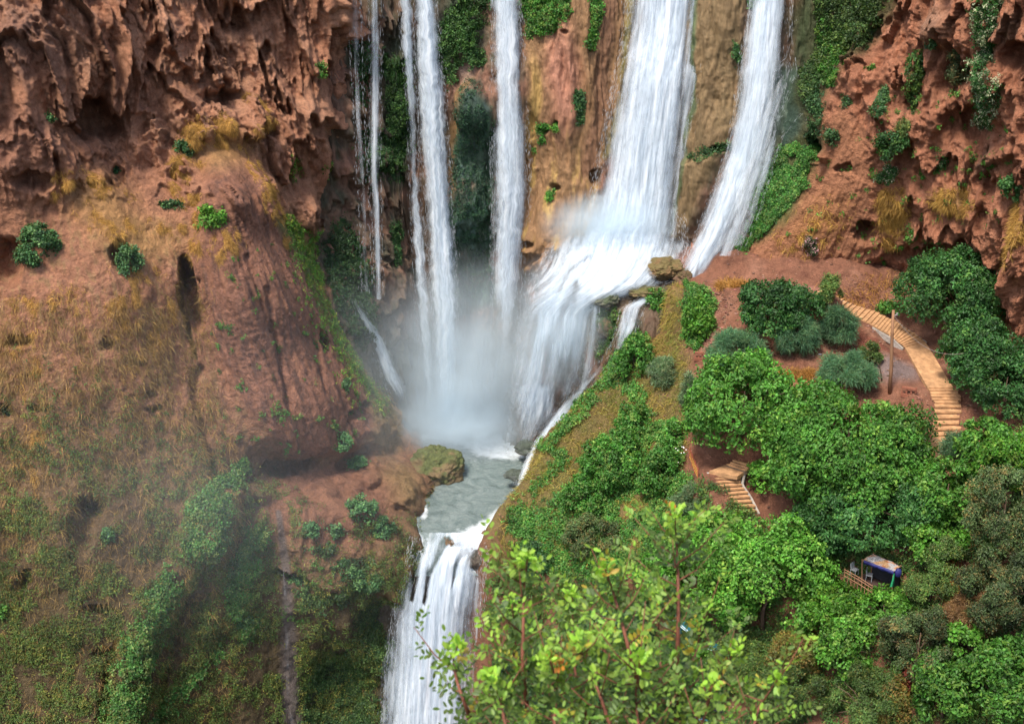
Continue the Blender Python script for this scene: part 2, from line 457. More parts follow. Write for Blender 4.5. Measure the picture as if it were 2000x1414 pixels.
# ---------------------------------------------------------------- left cliff
lc_pts = [(-250, -150, 97), (0, -150, 101), (300, -150, 110), (650, -150, 117),
 (-250, 0, 93), (0, 0, 98), (150, 0, 103), (300, 0, 107.5), (480, 0, 112), (650, 0, 116),
 (0, 130, 95.5), (120, 120, 97.5), (180, 230, 101.5), (300, 200, 105), (480, 200, 110), (640, 200, 114.5),
 (-250, 300, 91), (0, 300, 93.5), (120, 300, 96), (230, 300, 102), (400, 260, 104.5), (520, 300, 109), (640, 300, 114),
 (0, 430, 93), (100, 420, 94.5), (200, 400, 96), (330, 400, 99.5), (440, 380, 101), (520, 420, 106), (600, 420, 112),
 (-250, 600, 88), (0, 600, 91), (120, 560, 91.5), (250, 560, 93.5), (350, 600, 96), (400, 600, 97.5), (480, 560, 98.5), (560, 600, 102), (640, 640, 108),
 (0, 750, 89.5), (150, 750, 90), (300, 750, 93), (400, 760, 95.5), (520, 760, 98), (620, 760, 101.5), (700, 760, 107.5),
 (-250, 900, 85.5), (0, 900, 88), (150, 900, 88.5), (300, 900, 91), (430, 900, 94), (520, 860, 97), (620, 860, 100.5), (700, 860, 104), (770, 880, 107),
 (540, 925, 99.5), (640, 915, 101), (640, 965, 97.6), (760, 925, 102.5), (810, 950, 102.5), (540, 970, 95.5), (740, 1000, 98.4), (815, 1000, 100),
 (0, 1050, 86.5), (150, 1050, 86.5), (300, 1050, 89), (400, 1000, 90.5), (470, 990, 93), (560, 1080, 94), (680, 1080, 95.5), (780, 1080, 96.5),
 (-250, 1200, 83), (0, 1200, 85), (150, 1200, 85), (260, 1200, 86), (350, 1180, 88.5), (450, 1180, 91), (560, 1200, 93), (660, 1180, 93.5), (750, 1200, 95),
 (0, 1414, 82), (150, 1414, 82), (250, 1414, 82.5), (330, 1414, 86), (450, 1414, 88), (570, 1414, 91.5), (640, 1300, 94), (650, 1414, 93), (745, 1414, 94.5),
 (-250, 1650, 80), (300, 1650, 81), (740, 1650, 93)]
lcY = TPS([(a, b) for a, b, c in lc_pts], [c for a, b, c in lc_pts], 3e-3)
sil = np.array([(-200, 655), (0, 655), (100, 656), (200, 646), (300, 642), (400, 622), (440, 590), (500, 604), (560, 626), (640, 656), (700, 692), (780, 738),
                (850, 780), (900, 802), (935, 822), (985, 826), (1030, 806), (1080, 803), (1130, 790), (1200, 760), (1300, 751), (1414, 746), (1700, 738)])
nr, nc, nw = 760, 400, 26
pyv = np.linspace(-170, 1690, nr)
edge = np.interp(pyv, sil[:, 0], sil[:, 1])
edge += 7 * fbm(np.stack([pyv / 45, pyv * 0, pyv * 0], -1), 3, 3)
s = np.linspace(0, 1, nc) ** 0.93
px = -260 + (edge[:, None] + 260) * s[None]
py = np.repeat(pyv[:, None], nc, 1)
Yl = lcY(px, py)
Yl -= 3.0 * np.exp(-((edge[:, None] - px) / 18.0) ** 2) * 0 - 0.9 * np.exp(-((edge[:, None] - px) / 9.0) ** 2)
P = PY(px, py, Yl)
# fold the edge back so that the cliff has a far side
last = P[:, -1:, :]
k = np.linspace(0.06, 1, nw)[None, :, None]
W = last + np.concatenate([-2.2 * k ** 1.3 - 0 * k, 13.0 * k ** 1.15, 0 * k], -1)
P = np.concatenate([P, W], 1)
px = np.concatenate([px, np.repeat(px[:, -1:], nw, 1)], 1); py = np.concatenate([py, np.repeat(py[:, -1:], nw, 1)], 1)
N = grid_normals(P)
N *= np.sign(-N[nr // 2, nc // 3, 1])
N = unit0(N + np.array([0, -1.3, 0.15])); N[:, nc:] = unit0(N[:, nc:] + np.array([1.0, 0.9, 0]))
rx = px + 24 * fbm(P / 5.0, 3, 21) + 16 * fbm(P / 1.1, 4, 23, 0.6); ry = py + 24 * fbm(P / 5.0, 3, 22) + 18 * fbm(P / np.array([0.7, 0.7, 2.2]), 4, 24, 0.6)        # roughened coordinates for the masks
top = 1 - sm(250, 420, ry + 0.42 * (rx - 330) * (rx > 330) * -1 + 0 * rx)        # ragged stalactite rock
top = np.maximum(top, blob(rx, ry, 90, 330, 190, 130) * 0.6)
top = np.clip(top + 0.9 * blob(rx, ry, 590, 300, 110, 180), 0, 1) * (1 - 0.95 * blob(px, py, 430, 325, 90, 75, 0, 0.4))
apron = poly(rx, ry, [(410, 300), (470, 330), (540, 430), (600, 560), (660, 680), (740, 800), (690, 880), (560, 880), (470, 780), (400, 640), (380, 480)], 18)
d = (curtains(P, 2.6, 9.5, 31, 0.8) + 2.3 * billow(P / np.array([3.2, 3.2, 9.0]), 1, 33) + 0.55 * billow(P / np.array([1.1, 1.1, 3.0]), 2, 35) - 1.1) * top + curtains(P, 0.75, 3.9, 57, 0.8) * (0.1 + 0.9 * top) * (1 - 0.85 * apron)
d += (0.35 * billow(P / 0.6, 2, 37) - 0.2) * (0.25 + 0.75 * top) * (1 - apron)
d += (1 - 0.75 * apron) * (1.3 * fbm(P / np.array([5, 5, 9.0]), 4, 1) + 0.55 * fbm(P / 1.3, 4, 2, 0.6, True) * (0.35 + 0.65 * top))
colm = fbm(P / np.array([1.3, 1.3, 14.0]), 3, 8, 0.5, True)
d += 1.6 * poly(px + 8 * fbm(P / 4.0, 2, 25), py, [(420, 310), (480, 320), (545, 430), (600, 560), (665, 690), (740, 800), (700, 880), (560, 880), (480, 780), (430, 640), (402, 480)], 34) + apron * (0.75 * sm(300, 450, py) * fbm(np.stack([(px - 0.42 * (py - 300)) / 34, py / 420, 0 * px], -1), 4, 8, 0.6, True) + 0.14 * fbm(P / 0.5, 3, 4))
d += top * 0.25 * colm + 0.22 * top * fbm(P / 0.45, 3, 6, 0.6)
d += 0.55 * (1 - cell(P / np.array([1.1, 1.1, 1.3]), 5)) * (1 - apron) * (0.4 + 0.6 * top)
d += 0.11 * fbm(P / 0.3, 2, 61, 0.6) + top * 0.11 * (1 - cell(P / 0.55, 63)) + 1.2 * blob(px, py, 806, 1040, 22, 40, 0, 0.3)
# holes, overhangs and gullies
def dig(amount, m): 
    global d
    d = d - amount * m
dig(3.6, blob(rx, ry, 185, 235, 62, 50, 25, 0.45))
dig(2.0, blob(rx, ry, 60, 350, 48, 26, 0, 0.4)); dig(2.2, blob(rx, ry, 430, 195, 60, 20, -15, 0.3))
dig(1.8, blob(rx, ry, 300, 110, 22, 42, 10, 0.4)); dig(1.7, blob(rx, ry, 515, 100, 20, 26, 0, 0.4))
dig(1.8, blob(rx, ry, 450, 30, 30, 40, 0, 0.4)); dig(1.5, blob(rx, ry, 510, 262, 22, 24, 0, 0.3)); dig(1.6, blob(rx, ry, 440, 170, 16, 14, 0, 0.3))
dig(2.4, blob(rx, ry, 15, 520, 36, 60, 0, 0.4)); dig(2.0, blob(rx, ry, 228, 498, 22, 32, 0, 0.4))
slit = np.maximum(blob(px + 7 * fbm(P / 0.8, 3, 7), py, 365, 545, 17, 52, -8, 0.6), stroke(px + 6 * fbm(P / 1.0, 3, 7), py, [(352, 560), (360, 610), (372, 660), (384, 700)], 11, 0.3, 3))
slit2 = blob(rx, ry, 376, 590, 24, 60, -8, 0.5)
dig(1.9, np.maximum(slit2 - slit, 0)); dig(5.5, slit)
d -= 0.7 * stroke(rx, ry, [(384, 720), (396, 800), (408, 930)], 16, 0.0)
dig(1.8, blob(rx, ry, 40, 665, 36, 11, -6, 0.4)); dig(1.5, blob(rx, ry, 215, 665, 20, 16, 0, 0.2)); dig(1.2, blob(rx, ry, 270, 705, 22, 12, 0, 0.2))
dig(1.5, blob(rx, ry, 292, 775, 20, 8, 0, 0.2)); dig(1.2, blob(rx, ry, 300, 800, 22, 7, 0, 0.2)); dig(1.2, blob(rx, ry, 75, 795, 30, 12, 0, 0.2)); dig(1.5, blob(rx, ry, 10, 800, 22, 22, 0, 0.2))
dig(2.6, blob(rx, ry, 175, 985, 44, 24, 32, 0.5)); d -= 1.2 * blob(rx, ry, 160, 1030, 42, 60, 0, 0.4)
dig(2.4, blob(rx, ry, 48, 1135, 13, 30, 8, 0.5)); dig(1.4, blob(rx, ry, 190, 1195, 46, 14, 0, 0.2)); dig(1.4, blob(rx, ry, 210, 1270, 40, 16, -20, 0.2))
d -= 1.1 * stroke(rx, ry, [(360, 1160), (340, 1260), (318, 1330), (305, 1430)], 17, 0.0)
d -= 1.5 * stroke(rx, ry, [(235, 1250), (205, 1340), (190, 1440)], 13, 0.0)
d += 1.3 * stroke(rx, ry, [(430, 985), (330, 1130), (265, 1250), (230, 1430)], 48, 0.1)
d += 1.4 * blob(rx, ry, 410, 1010, 70, 70, 0, 0.2) + 1.2 * blob(rx, ry, 470, 960, 90, 28, 8, 0.2)
dig(2.2, blob(rx, ry, 560, 905, 70, 20, -14, 0.4)); dig(0.9, blob(rx, ry, 455, 1105, 40, 90, 10, 0.0)); dig(1.6, blob(rx, ry, 570, 1115, 60, 14, 8, 0.3))
dig(1.4, blob(rx, ry, 660, 1360, 90, 110, 0, 0.4)); dig(1.2, blob(rx, ry, 690, 800, 40, 16, -20, 0.3)); dig(1.4, blob(rx, ry, 620, 665, 8, 40, -15, 0.3))
dig(1.2, blob(rx, ry, 690, 905, 60, 18, -30, 0.2)); dig(2.4, blob(rx, ry, 740, 1210, 60, 60, 0, 0.4)); dig(1.2, blob(rx, ry, 430, 1250, 20, 60, 10, 0.1))
for (a, b, w_) in [((505, 560), (560, 780), 5), ((590, 620), (620, 760), 4), ((520, 620), (560, 800), 4), ((470, 500), (520, 640), 4)]:
    d -= 0.4 * stroke(px + 8 * fbm(P / 2, 3, 4), py, [a, b], w_ * 1.4, 0.0)
d += 0.9 * blob(rx, ry, 700, 1000, 90, 40, 0, 0.1) + 1.0 * blob(rx, ry, 780, 960, 40, 38, 0, 0.3) + 1.1 * blob(rx, ry, 740, 850, 42, 50, 0, 0.3) + 0.8 * blob(rx, ry, 720, 930, 30, 30, 0, 0.3)
d += 0.9 * (1 - cell(P / 2.0, 15)) * sm(880, 960, py) * sm(520, 580, px) * (1 - sm(1200, 1260, py)) + 0.4 * (1 - cell(P / 0.8, 16)) * sm(860, 940, py) * sm(520, 580, px)
bl_ = poly(px + 14 * fbm(P / 1.5, 3, 26), py + 14 * fbm(P / 1.5, 3, 27), [(575, 985), (680, 985), (790, 1010), (800, 1070), (770, 1160), (715, 1120), (660, 1150), (600, 1120), (570, 1060)], 12)
d += 1.5 * bl_
fade = np.ones_like(px)
fade[:, -nw:] = np.linspace(1, 0.5, nw)
P = P + N * (d * fade)[..., None]
gullymask = apron
def lc_col(P, px, py, N):
    n = fbm(P / 4.0, 4, 41); n2 = fbm(P / 1.2, 3, 42)
    rx = px + 26 * fbm(P / 4.0, 4, 43); ry = py + 26 * fbm(P / 4.0, 4, 44)
    c = np.zeros(P.shape) + TERRA
    c = mixc(c, TERRA_LT, top * sm(-0.2, 0.3, n))
    c = mixc(c, (0.35, 0.17, 0.105), sm(0.0, 0.35, n2) * 0.6)
    c = mixc(c, (0.26, 0.135, 0.09), blob(rx, ry, 70, 90, 110, 90, 30, 0.5) * 0.6)
    c = mixc(c, (0.27, 0.13, 0.085), blob(rx, ry, 40, 300, 90, 120, 0, 0.5) * 0.6)
    c = mixc(c, (0.255, 0.12, 0.08), apron * (0.75 + 0.25 * n))
    c = mixc(c, (0.30, 0.13, 0.07), apron * sm(0.1, 0.4, n2) * 0.5)
    stk = fbm(P / np.array([0.45, 0.45, 8.0]), 4, 45)
    c = mixc(c, (0.15, 0.08, 0.06), apron * sm(0.02, 0.25, stk) * 0.75)
    c = mixc(c, (0.36, 0.17, 0.095), apron * sm(0.08, 0.3, -stk) * 0.6)
    slp = (1 - top) * (1 - apron) * sm(380, 480, py)
    c = mixc(c, (0.33, 0.21, 0.10), slp * sm(0.0, 0.25, stk) * 0.6)
    c = mixc(c, (0.19, 0.095, 0.06), slp * sm(0.05, 0.3, -stk) * 0.6)
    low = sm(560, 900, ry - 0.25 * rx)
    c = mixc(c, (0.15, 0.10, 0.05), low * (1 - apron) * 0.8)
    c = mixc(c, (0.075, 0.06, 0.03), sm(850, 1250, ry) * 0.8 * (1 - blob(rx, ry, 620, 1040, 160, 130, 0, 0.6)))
    g = np.clip(blob(rx, ry, 200, 400, 130, 90, 30) + blob(rx, ry, 280, 470, 140, 70) + blob(rx, ry, 430, 300, 90, 60, 0), 0, 1)
    c = mixc(c, GOLD, 0.5 * g)
    gr = stroke(rx, ry, [(545, 430), (600, 520), (640, 620), (700, 730), (745, 800)], 30, 0.1)
    c = mixc(c, (0.13, 0.15, 0.045), gr * 0.85)
    c = mixc(c, (0.25, 0.165, 0.07), 0.8 * np.clip(blob(rx, ry, 775, 950, 60, 60, 0, .3) + blob(rx, ry, 750, 850, 50, 70, 0, .3), 0, 1))
    c = mixc(c, (0.25, 0.115, 0.07), blob(rx, ry, 640, 980, 170, 110, 0, 0.5) * 0.8)
    c = mixc(c, (0.15, 0.07, 0.045), blob(rx, ry, 650, 960, 140, 60, 0, 0.3) * sm(0.0, 0.25, n2) * 0.8)
    st = stroke(px + 3 * n, py, [(543, 1000), (552, 1060), (562, 1140), (566, 1420)], 8, 0.3, 34)
    c = mixc(c, (0.13, 0.105, 0.095), st * 0.85)
    c = mixc(c, (0.24, 0.15, 0.06), stroke(rx, ry, [(795, 1060), (750, 1170), (720, 1270)], 26, 0.3) * 0.8)
    c = mixc(c, DKGRN, np.clip(blob(rx, ry, 660, 1360, 100, 110, 0, .6) + blob(rx, ry, 740, 1240, 60, 90, 0, .5), 0, 1) * 0.7)
    return c
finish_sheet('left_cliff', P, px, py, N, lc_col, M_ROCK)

# ---------------------------------------------------------------- back wall behind the falls
bw_pts = [(480, -150, 116), (700, -150, 119), (850, -150, 121.5), (1000, -150, 121.5), (1130, -150, 119), (1300, -150, 120.5), (1450, -150, 118.5), (1600, -150, 118), (1800, -150, 118),
 (480, 0, 116), (680, 0, 118), (760, 100, 120), (850, 0, 121), (1000, 0, 121), (1100, 0, 117.5), (1190, 0, 118), (1300, 0, 119.5), (1420, 0, 116), (1500, 0, 117), (1650, 0, 117),
 (660, 250, 116), (760, 250, 119.5), (830, 250, 120), (925, 230, 117), (1000, 300, 119.5), (1090, 250, 116.5), (1180, 250, 117), (1260, 250, 117.8), (1400, 250, 114.5), (1480, 250, 114.8), (1580, 250, 115.5), (1750, 250, 117),
 (560, 450, 112.5), (660, 450, 114.5), (760, 450, 118.5), (850, 450, 119), (925, 400, 116.6), (990, 450, 119), (1090, 400, 115.7), (1160, 400, 116.2), (1240, 400, 116.8), (1380, 400, 114), (1440, 400, 113.2), (1550, 400, 113.5),
 (1180, 490, 116.5), (1250, 500, 116.2), (1340, 490, 114.5), (1400, 500, 112), (1480, 520, 111.5), (1600, 540, 112),
 (1220, 540, 112.5), (1290, 540, 112.3), (1160, 590, 109.6), (1250, 575, 110.2), (1350, 560, 110), (1500, 600, 109),
 (640, 600, 110.5), (700, 620, 112.5), (780, 650, 116), (880, 650, 118), (960, 650, 118), (1040, 600, 117), (1040, 700, 115), (1100, 560, 114.5), (1100, 700, 111.5), (1160, 650, 109.2), (1150, 740, 109.4), (1200, 800, 108),
 (700, 760, 110), (780, 800, 113.5), (860, 830, 116.5), (960, 840, 116.5), (1010, 860, 113), (1060, 870, 110.2), (1050, 940, 107), (1200, 940, 106),
 (480, 700, 108), (600, 900, 107), (780, 900, 111.5), (900, 930, 114), (1000, 930, 112), (1300, 750, 108)]
bwY = TPS([(a, b) for a, b, c in bw_pts], [c for a, b, c in bw_pts], 3e-3)
nr, nc = 480, 620
py, px = np.meshgrid(np.linspace(-170, 950, nr), np.linspace(470, 1780, nc), indexing='ij')
Yb = bwY(px, py)
P = PY(px, py, Yb); N = grid_normals(P); N *= np.sign(-N[100, 100, 1])
rx = px + 18 * fbm(P / 4.0, 3, 71); ry = py + 18 * fbm(P / 5.0, 3, 72)
ledge = poly(rx, ry, [(1150, 520), (1400, 480), (1480, 560), (1300, 600), (1140, 620)], 20)
d = 0.9 * fbm(P / np.array([1.6, 1.6, 16.0]), 4, 73, 0.6, True) * (1 - ledge) + 1.2 * fbm(P / np.array([4.5, 4.5, 9.0]), 4, 74) + 0.35 * fbm(P / np.array([0.5, 0.5, 2.5]), 4, 75, 0.6, True)
drk = np.clip(blob(rx, ry, 720, 250, 130, 420, 0, 0.5) + blob(rx, ry, 900, 60, 60, 110, 0, 0.4) + 0.7 * blob(rx, ry, 700, 600, 120, 140, 0, .4), 0, 1)
d += drk * (curtains(P, 1.8, 4.2, 77, 1.2) + 0.8 * (1 - cell(P / 1.3, 78)))
d += 1.6 * blob(px, py, 925, 200, 32, 50, 0, 0.1)                       # head of the mossy cone
d += 1.5 * blob(px, py, 1090, 480, 90, 110, -35, 0.2) - 1.2 * blob(rx, ry, 1050, 500, 30, 28, 0, 0.2)
for (cx, cy_, a, b, am) in [(1068, 250, 12, 12, 1.2), (1088, 245, 6, 12, 1), (1087, 365, 11, 8, 1), (1165, 345, 14, 22, 1.6), (1500, 500, 10, 8, 0), (1405, 290, 24, 9, 1.4), (1105, 60, 10, 6, .8), (1050, 460, 20, 14, 1.2)]:
    d -= am * blob(rx, ry, cx, cy_, a, b, 0, 0.3)
d += 0.9 * poly(rx, ry, [(1340, 310), (1400, 300), (1390, 380), (1350, 470), (1320, 480)], 10)
d += (0.5 * (1 - cell(P / 1.6, 79)) + 0.1) * ledge
d -= 2.6 * blob(rx, ry, 1178, 640, 26, 36, 0, 0.4)
P = P + N * d[..., None]
def bw_col(P, px, py, N):
    n = fbm(P / 3.0, 4, 81); n2 = fbm(P / np.array([0.9, 0.9, 7.0]), 4, 82)
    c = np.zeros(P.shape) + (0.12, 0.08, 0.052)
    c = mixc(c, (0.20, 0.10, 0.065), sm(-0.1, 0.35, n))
    c = mixc(c, (0.04, 0.05, 0.03), sm(0.0, 0.3, n2) * 0.7)
    c = mixc(c, DKGRN, np.clip(blob(rx, ry, 770, 200, 60, 220, 0, .4) + blob(rx, ry, 900, 60, 70, 120, 0, .4) + blob(rx, ry, 830, 60, 20, 200, 0, .4), 0, 1) * 0.85)
    cone = np.clip(poly(rx, ry, [(925, 150), (958, 200), (962, 420), (970, 600), (880, 620), (875, 430), (885, 300)], 10), 0, 1)
    c = mixc(c, (0.04, 0.075, 0.05), cone * (0.95 - 0.6 * sm(0.0, 0.4, n)))
    c = mixc(c, (0.10, 0.15, 0.14), cone * sm(0.05, 0.3, fbm(P / np.array([0.4, 0.4, 4.0]), 3, 83)) * 0.6)
    c = mixc(c, (0.22, 0.125, 0.05), stroke(rx, ry, [(925, 160), (885, 280), (872, 420)], 16, 0.2) * 0.8)
    c = mixc(c, (0.30, 0.20, 0.15), blob(rx, ry, 920, 150, 18, 24, 0, 0.4) * 0.7)
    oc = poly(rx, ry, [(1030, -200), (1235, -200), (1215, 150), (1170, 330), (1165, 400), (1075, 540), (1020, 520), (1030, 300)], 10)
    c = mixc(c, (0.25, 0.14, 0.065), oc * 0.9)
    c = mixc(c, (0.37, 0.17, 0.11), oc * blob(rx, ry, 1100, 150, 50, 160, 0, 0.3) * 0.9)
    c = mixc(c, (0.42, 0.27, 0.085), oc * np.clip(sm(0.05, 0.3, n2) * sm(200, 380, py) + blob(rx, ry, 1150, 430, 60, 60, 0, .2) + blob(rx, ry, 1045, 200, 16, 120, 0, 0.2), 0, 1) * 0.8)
    c = mixc(c, (0.17, 0.17, 0.05), stroke(rx, ry, [(1232, -160), (1222, 60), (1205, 200), (1180, 300)], 13, 0.0) * (0.5 + n))
    c = mixc(c, (0.17, 0.085, 0.05), oc * stroke(rx, ry, [(1190, -160), (1180, 100), (1150, 330)], 24, 0.2) * 0.75)
    b2 = poly(rx, ry, [(1345, -200), (1455, -200), (1440, 200), (1390, 360), (1340, 480), (1320, 470), (1345, 300)], 9)
    c = mixc(c, (0.185, 0.125, 0.06), b2 * 0.9)
    c = mixc(c, (0.08, 0.12, 0.055), b2 * stroke(rx, ry, [(1370, -100), (1352, 250), (1330, 450)], 9, .2) * 0.9)
    wet = poly(rx, ry, [(1500, 130), (1560, 130), (1575, 260), (1520, 330), (1470, 330), (1480, 220)], 12)
    c = mixc(c, (0.07, 0.115, 0.085), wet * 0.9)
    c = mixc(c, (0.10, 0.09, 0.04), blob(rx, ry, 1545, 300, 60, 60, 0, .4) * .8)
    c = mixc(c, (0.04, 0.06, 0.02), np.clip(blob(rx, ry, 1620, 50, 110, 160, 0, 0.5), 0, 1) * 0.8)
    low = sm(560, 700, py) * (1 - sm(1000, 1060, px))
    c = mixc(c, (0.085, 0.085, 0.06), low * 0.8)
    c = mixc(c, (0.13, 0.095, 0.06), ledge * 0.7)
    c = mixc(c, (0.27, 0.14, 0.06), blob(rx, ry, 1230, 720, 60, 100, 0, 0.4) * 0.6)
    c = mixc(c, (0.06, 0.08, 0.025), blob(rx, ry, 1180, 640, 40, 60, 0, 0.3) * 0.8)
    return c
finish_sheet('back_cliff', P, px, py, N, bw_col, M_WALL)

# ---------------------------------------------------------------- right cliff
rc_pts = [(1350, -150, 121), (1560, -150, 119), (1700, -150, 115), (1850, -150, 108), (2000, -150, 99), (2250, -150, 92),
 (1350, 100, 120), (1560, 0, 118), (1600, 100, 116.5), (1700, 0, 113.5), (1690, 110, 111.5), (1630, 170, 111), (1600, 250, 111.2), (1780, 60, 109), (1850, 0, 105), (2000, 0, 97), (2250, 0, 90),
 (1700, 250, 108.3), (1800, 250, 105.5), (1880, 200, 102.5), (1930, 250, 102), (2000, 250, 96.5), (2250, 300, 90),
 (1450, 300, 116), (1560, 300, 113), (1510, 370, 111.8), (1560, 400, 110.4), (1420, 450, 113.5), (1480, 480, 111.2), (1600, 400, 109.5), (1680, 400, 108.3), (1780, 400, 106.3), (1880, 400, 102.5), (2000, 420, 96.5),
 (1390, 530, 111.2), (1330, 560, 113), (1460, 530, 110.6), (1550, 530, 110), (1640, 530, 110), (1730, 500, 109), (1790, 480, 107.5), (1850, 480, 105.5), (1900, 460, 103), (1960, 480, 98.5), (2050, 480, 94.5),
 (1400, 660, 112), (1600, 660, 111), (1740, 580, 110.2), (1850, 560, 107.5), (1920, 600, 104.5), (1980, 620, 98.5), (1990, 700, 98.5), (2050, 650, 95), (2250, 600, 90), (1750, 750, 110), (2050, 800, 97), (2250, 800, 91)]
rcY = TPS([(a, b) for a, b, c in rc_pts], [c for a, b, c in rc_pts], 3e-3)
nr, nc = 480, 460
py, px = np.meshgrid(np.linspace(-170, 780, nr), np.linspace(1350, 2260, nc), indexing='ij')
P = PY(px, py, rcY(px, py)); N = grid_normals(P); N *= np.sign(-N[200, 200, 1]); N = unit0(N + np.array([-0.15, -1.1, 0.15]))
rx = px + 18 * fbm(P / 4.0, 4, 91) + 12 * fbm(P / 0.9, 3, 89, 0.6); ry = py + 18 * fbm(P / 4.0, 4, 92) + 14 * fbm(P / np.array([0.6, 0.6, 1.8]), 3, 88, 0.6)
apron = poly(rx, ry, [(1640, 200), (1700, 260), (1700, 420), (1690, 520), (1700, 560), (1430, 560), (1470, 480), (1540, 410), (1590, 340), (1600, 260)], 16)
rug = 1 - apron
rug *= sm(1560, 1620, rx)
d = (curtains(P, 1.9, 6.5, 93, 0.9) + 1.9 * billow(P / np.array([2.6, 2.6, 6.0]), 1, 87) - 0.9) * rug * sm(1640, 1760, rx + 0.3 * (300 - ry)) + 0.35 * curtains(P, 0.8, 3.6, 94, 0.8) * rug + (0.4 * billow(P / np.array([0.9, 0.9, 1.8]), 2, 86) + 0.2 * billow(P / 0.5, 2, 85) - 0.6) * rug
d += 1.5 * fbm(P / np.array([4.0, 4.0, 6.5]), 4, 95) * (0.4 + 0.6 * rug) + 0.6 * fbm(P / 1.2, 4, 96, 0.6, True) * (0.3 + 0.7 * rug) + 0.7 * (1 - cell(P / np.array([1.3, 1.3, 1.6]), 97)) * rug
dg = fbm(np.stack([(px + 0.5 * py) / 30, (py - 0.5 * px) / 260, 0 * px], -1), 4, 98, 0.6, True)
d += 0.14 * rug * (1 - cell(P / 0.6, 64)) + 0.5 * apron * dg + 0.35 * apron * (1 - cell(P / 1.7, 96)) + 0.14 * fbm(P / 0.4, 3, 99, 0.6)
for (cx, cy_, a, b, am, ang) in [(1690, 448, 26, 24, 4.5, 10), (1850, 478, 60, 15, 2.2, 0), (1800, 500, 90, 18, 1.4, 0), (1990, 110, 40, 36, 3.2, -30), (1870, 140, 44, 60, 1.8, 0), (1885, 240, 60, 40, 1.6, 0), (1765, 300, 28, 46, 1.6, 20),
                                 (1920, 30, 14, 26, 2.0, 0), (1930, 360, 30, 30, 1.0, 30), (1780, 195, 18, 20, 1.4, 0), (1590, 290, 14, 40, 3.2, -20), (1965, 530, 12, 70, 1.8, 10), (1650, 330, 22, 12, 1.2, 0), (1900, 520, 60, 12, 1.8, 6), (1655, 140, 10, 18, 1.0, 0)]:
    d -= am * blob(rx, ry, cx, cy_, a, b, ang, 0.4)
d += 1.5 * blob(rx, ry, 1850, 60, 44, 50, 20, 0.2) + 1.6 * blob(rx, ry, 1985, 520, 34, 110, 4, 0.3) + 1.2 * blob(rx, ry, 1830, 230, 24, 50, 8, .3) + 1.0 * blob(rx, ry, 1960, 300, 70, 18, -30, .2)
d += 1.4 * blob(rx, ry, 1605, 310, 22, 18, -40, 0.2) + 1.3 * blob(rx, ry, 1670, 150, 60, 50, 30, 0.2)
P = P + N * d[..., None]
RC_APRON = apron
def rc_col(P, px, py, N):
    n = fbm(P / 3.0, 4, 101); n2 = fbm(P / 0.9, 3, 102)
    c = np.zeros(P.shape) + (0.38, 0.16, 0.088)
    c = mixc(c, (0.47, 0.215, 0.125), sm(0, 0.35, n) * 0.8)
    c = mixc(c, (0.28, 0.11, 0.06), sm(0.05, 0.35, n2) * 0.6)
    c = mixc(c, (0.36, 0.165, 0.085), apron * 0.7)
    c = mixc(c, (0.36, 0.17, 0.05), np.clip(blob(rx, ry, 1590, 430, 110, 60, -30, 0.1), 0, 1) * 0.4)
    c = mixc(c, (0.35, 0.205, 0.075), np.clip(blob(rx, ry, 1740, 420, 40, 80, 0, .2) + blob(rx, ry, 1860, 390, 60, 36, 0, .2) + blob(rx, ry, 1990, 440, 20, 50), 0, 1) * 0.75)
    c = mixc(c, (0.20, 0.13, 0.085), np.clip(blob(rx, ry, 1930, 320, 26, 50, 20, .3) + blob(rx, ry, 1975, 60, 30, 60, 20, .3), 0, 1) * 0.6)
    c = mixc(c, (0.33, 0.19, 0.12), blob(rx, ry, 1840, 40, 40, 50, 20, 0.3) * 0.7)
    green = poly(rx, ry, [(1580, 250), (1600, 300), (1580, 370), (1530, 430), (1460, 490), (1440, 550), (1330, 570), (1380, 500), (1440, 400), (1480, 330), (1520, 280)], 14)
    c = mixc(c, (0.075, 0.11, 0.03), green * 0.9)
    c = mixc(c, (0.085, 0.09, 0.035), np.clip(poly(rx, ry, [(1480, 60), (1600, 90), (1610, 300), (1540, 330), (1470, 340)], 12), 0, 1) * 0.9)
    c = mixc(c, (0.055, 0.10, 0.075), poly(rx, ry, [(1500, 110), (1562, 130), (1575, 240), (1530, 300), (1480, 320)], 14) * 0.9)
    up = poly(rx, ry, [(1540, -200), (1760, -200), (1760, 20), (1690, 110), (1630, 160), (1590, 230), (1555, 200), (1560, 60)], 18)
    c = mixc(c, (0.05, 0.065, 0.025), up * 0.85)
    return c
finish_sheet('right_cliff', P, px, py, N, rc_col, M_ROCK)

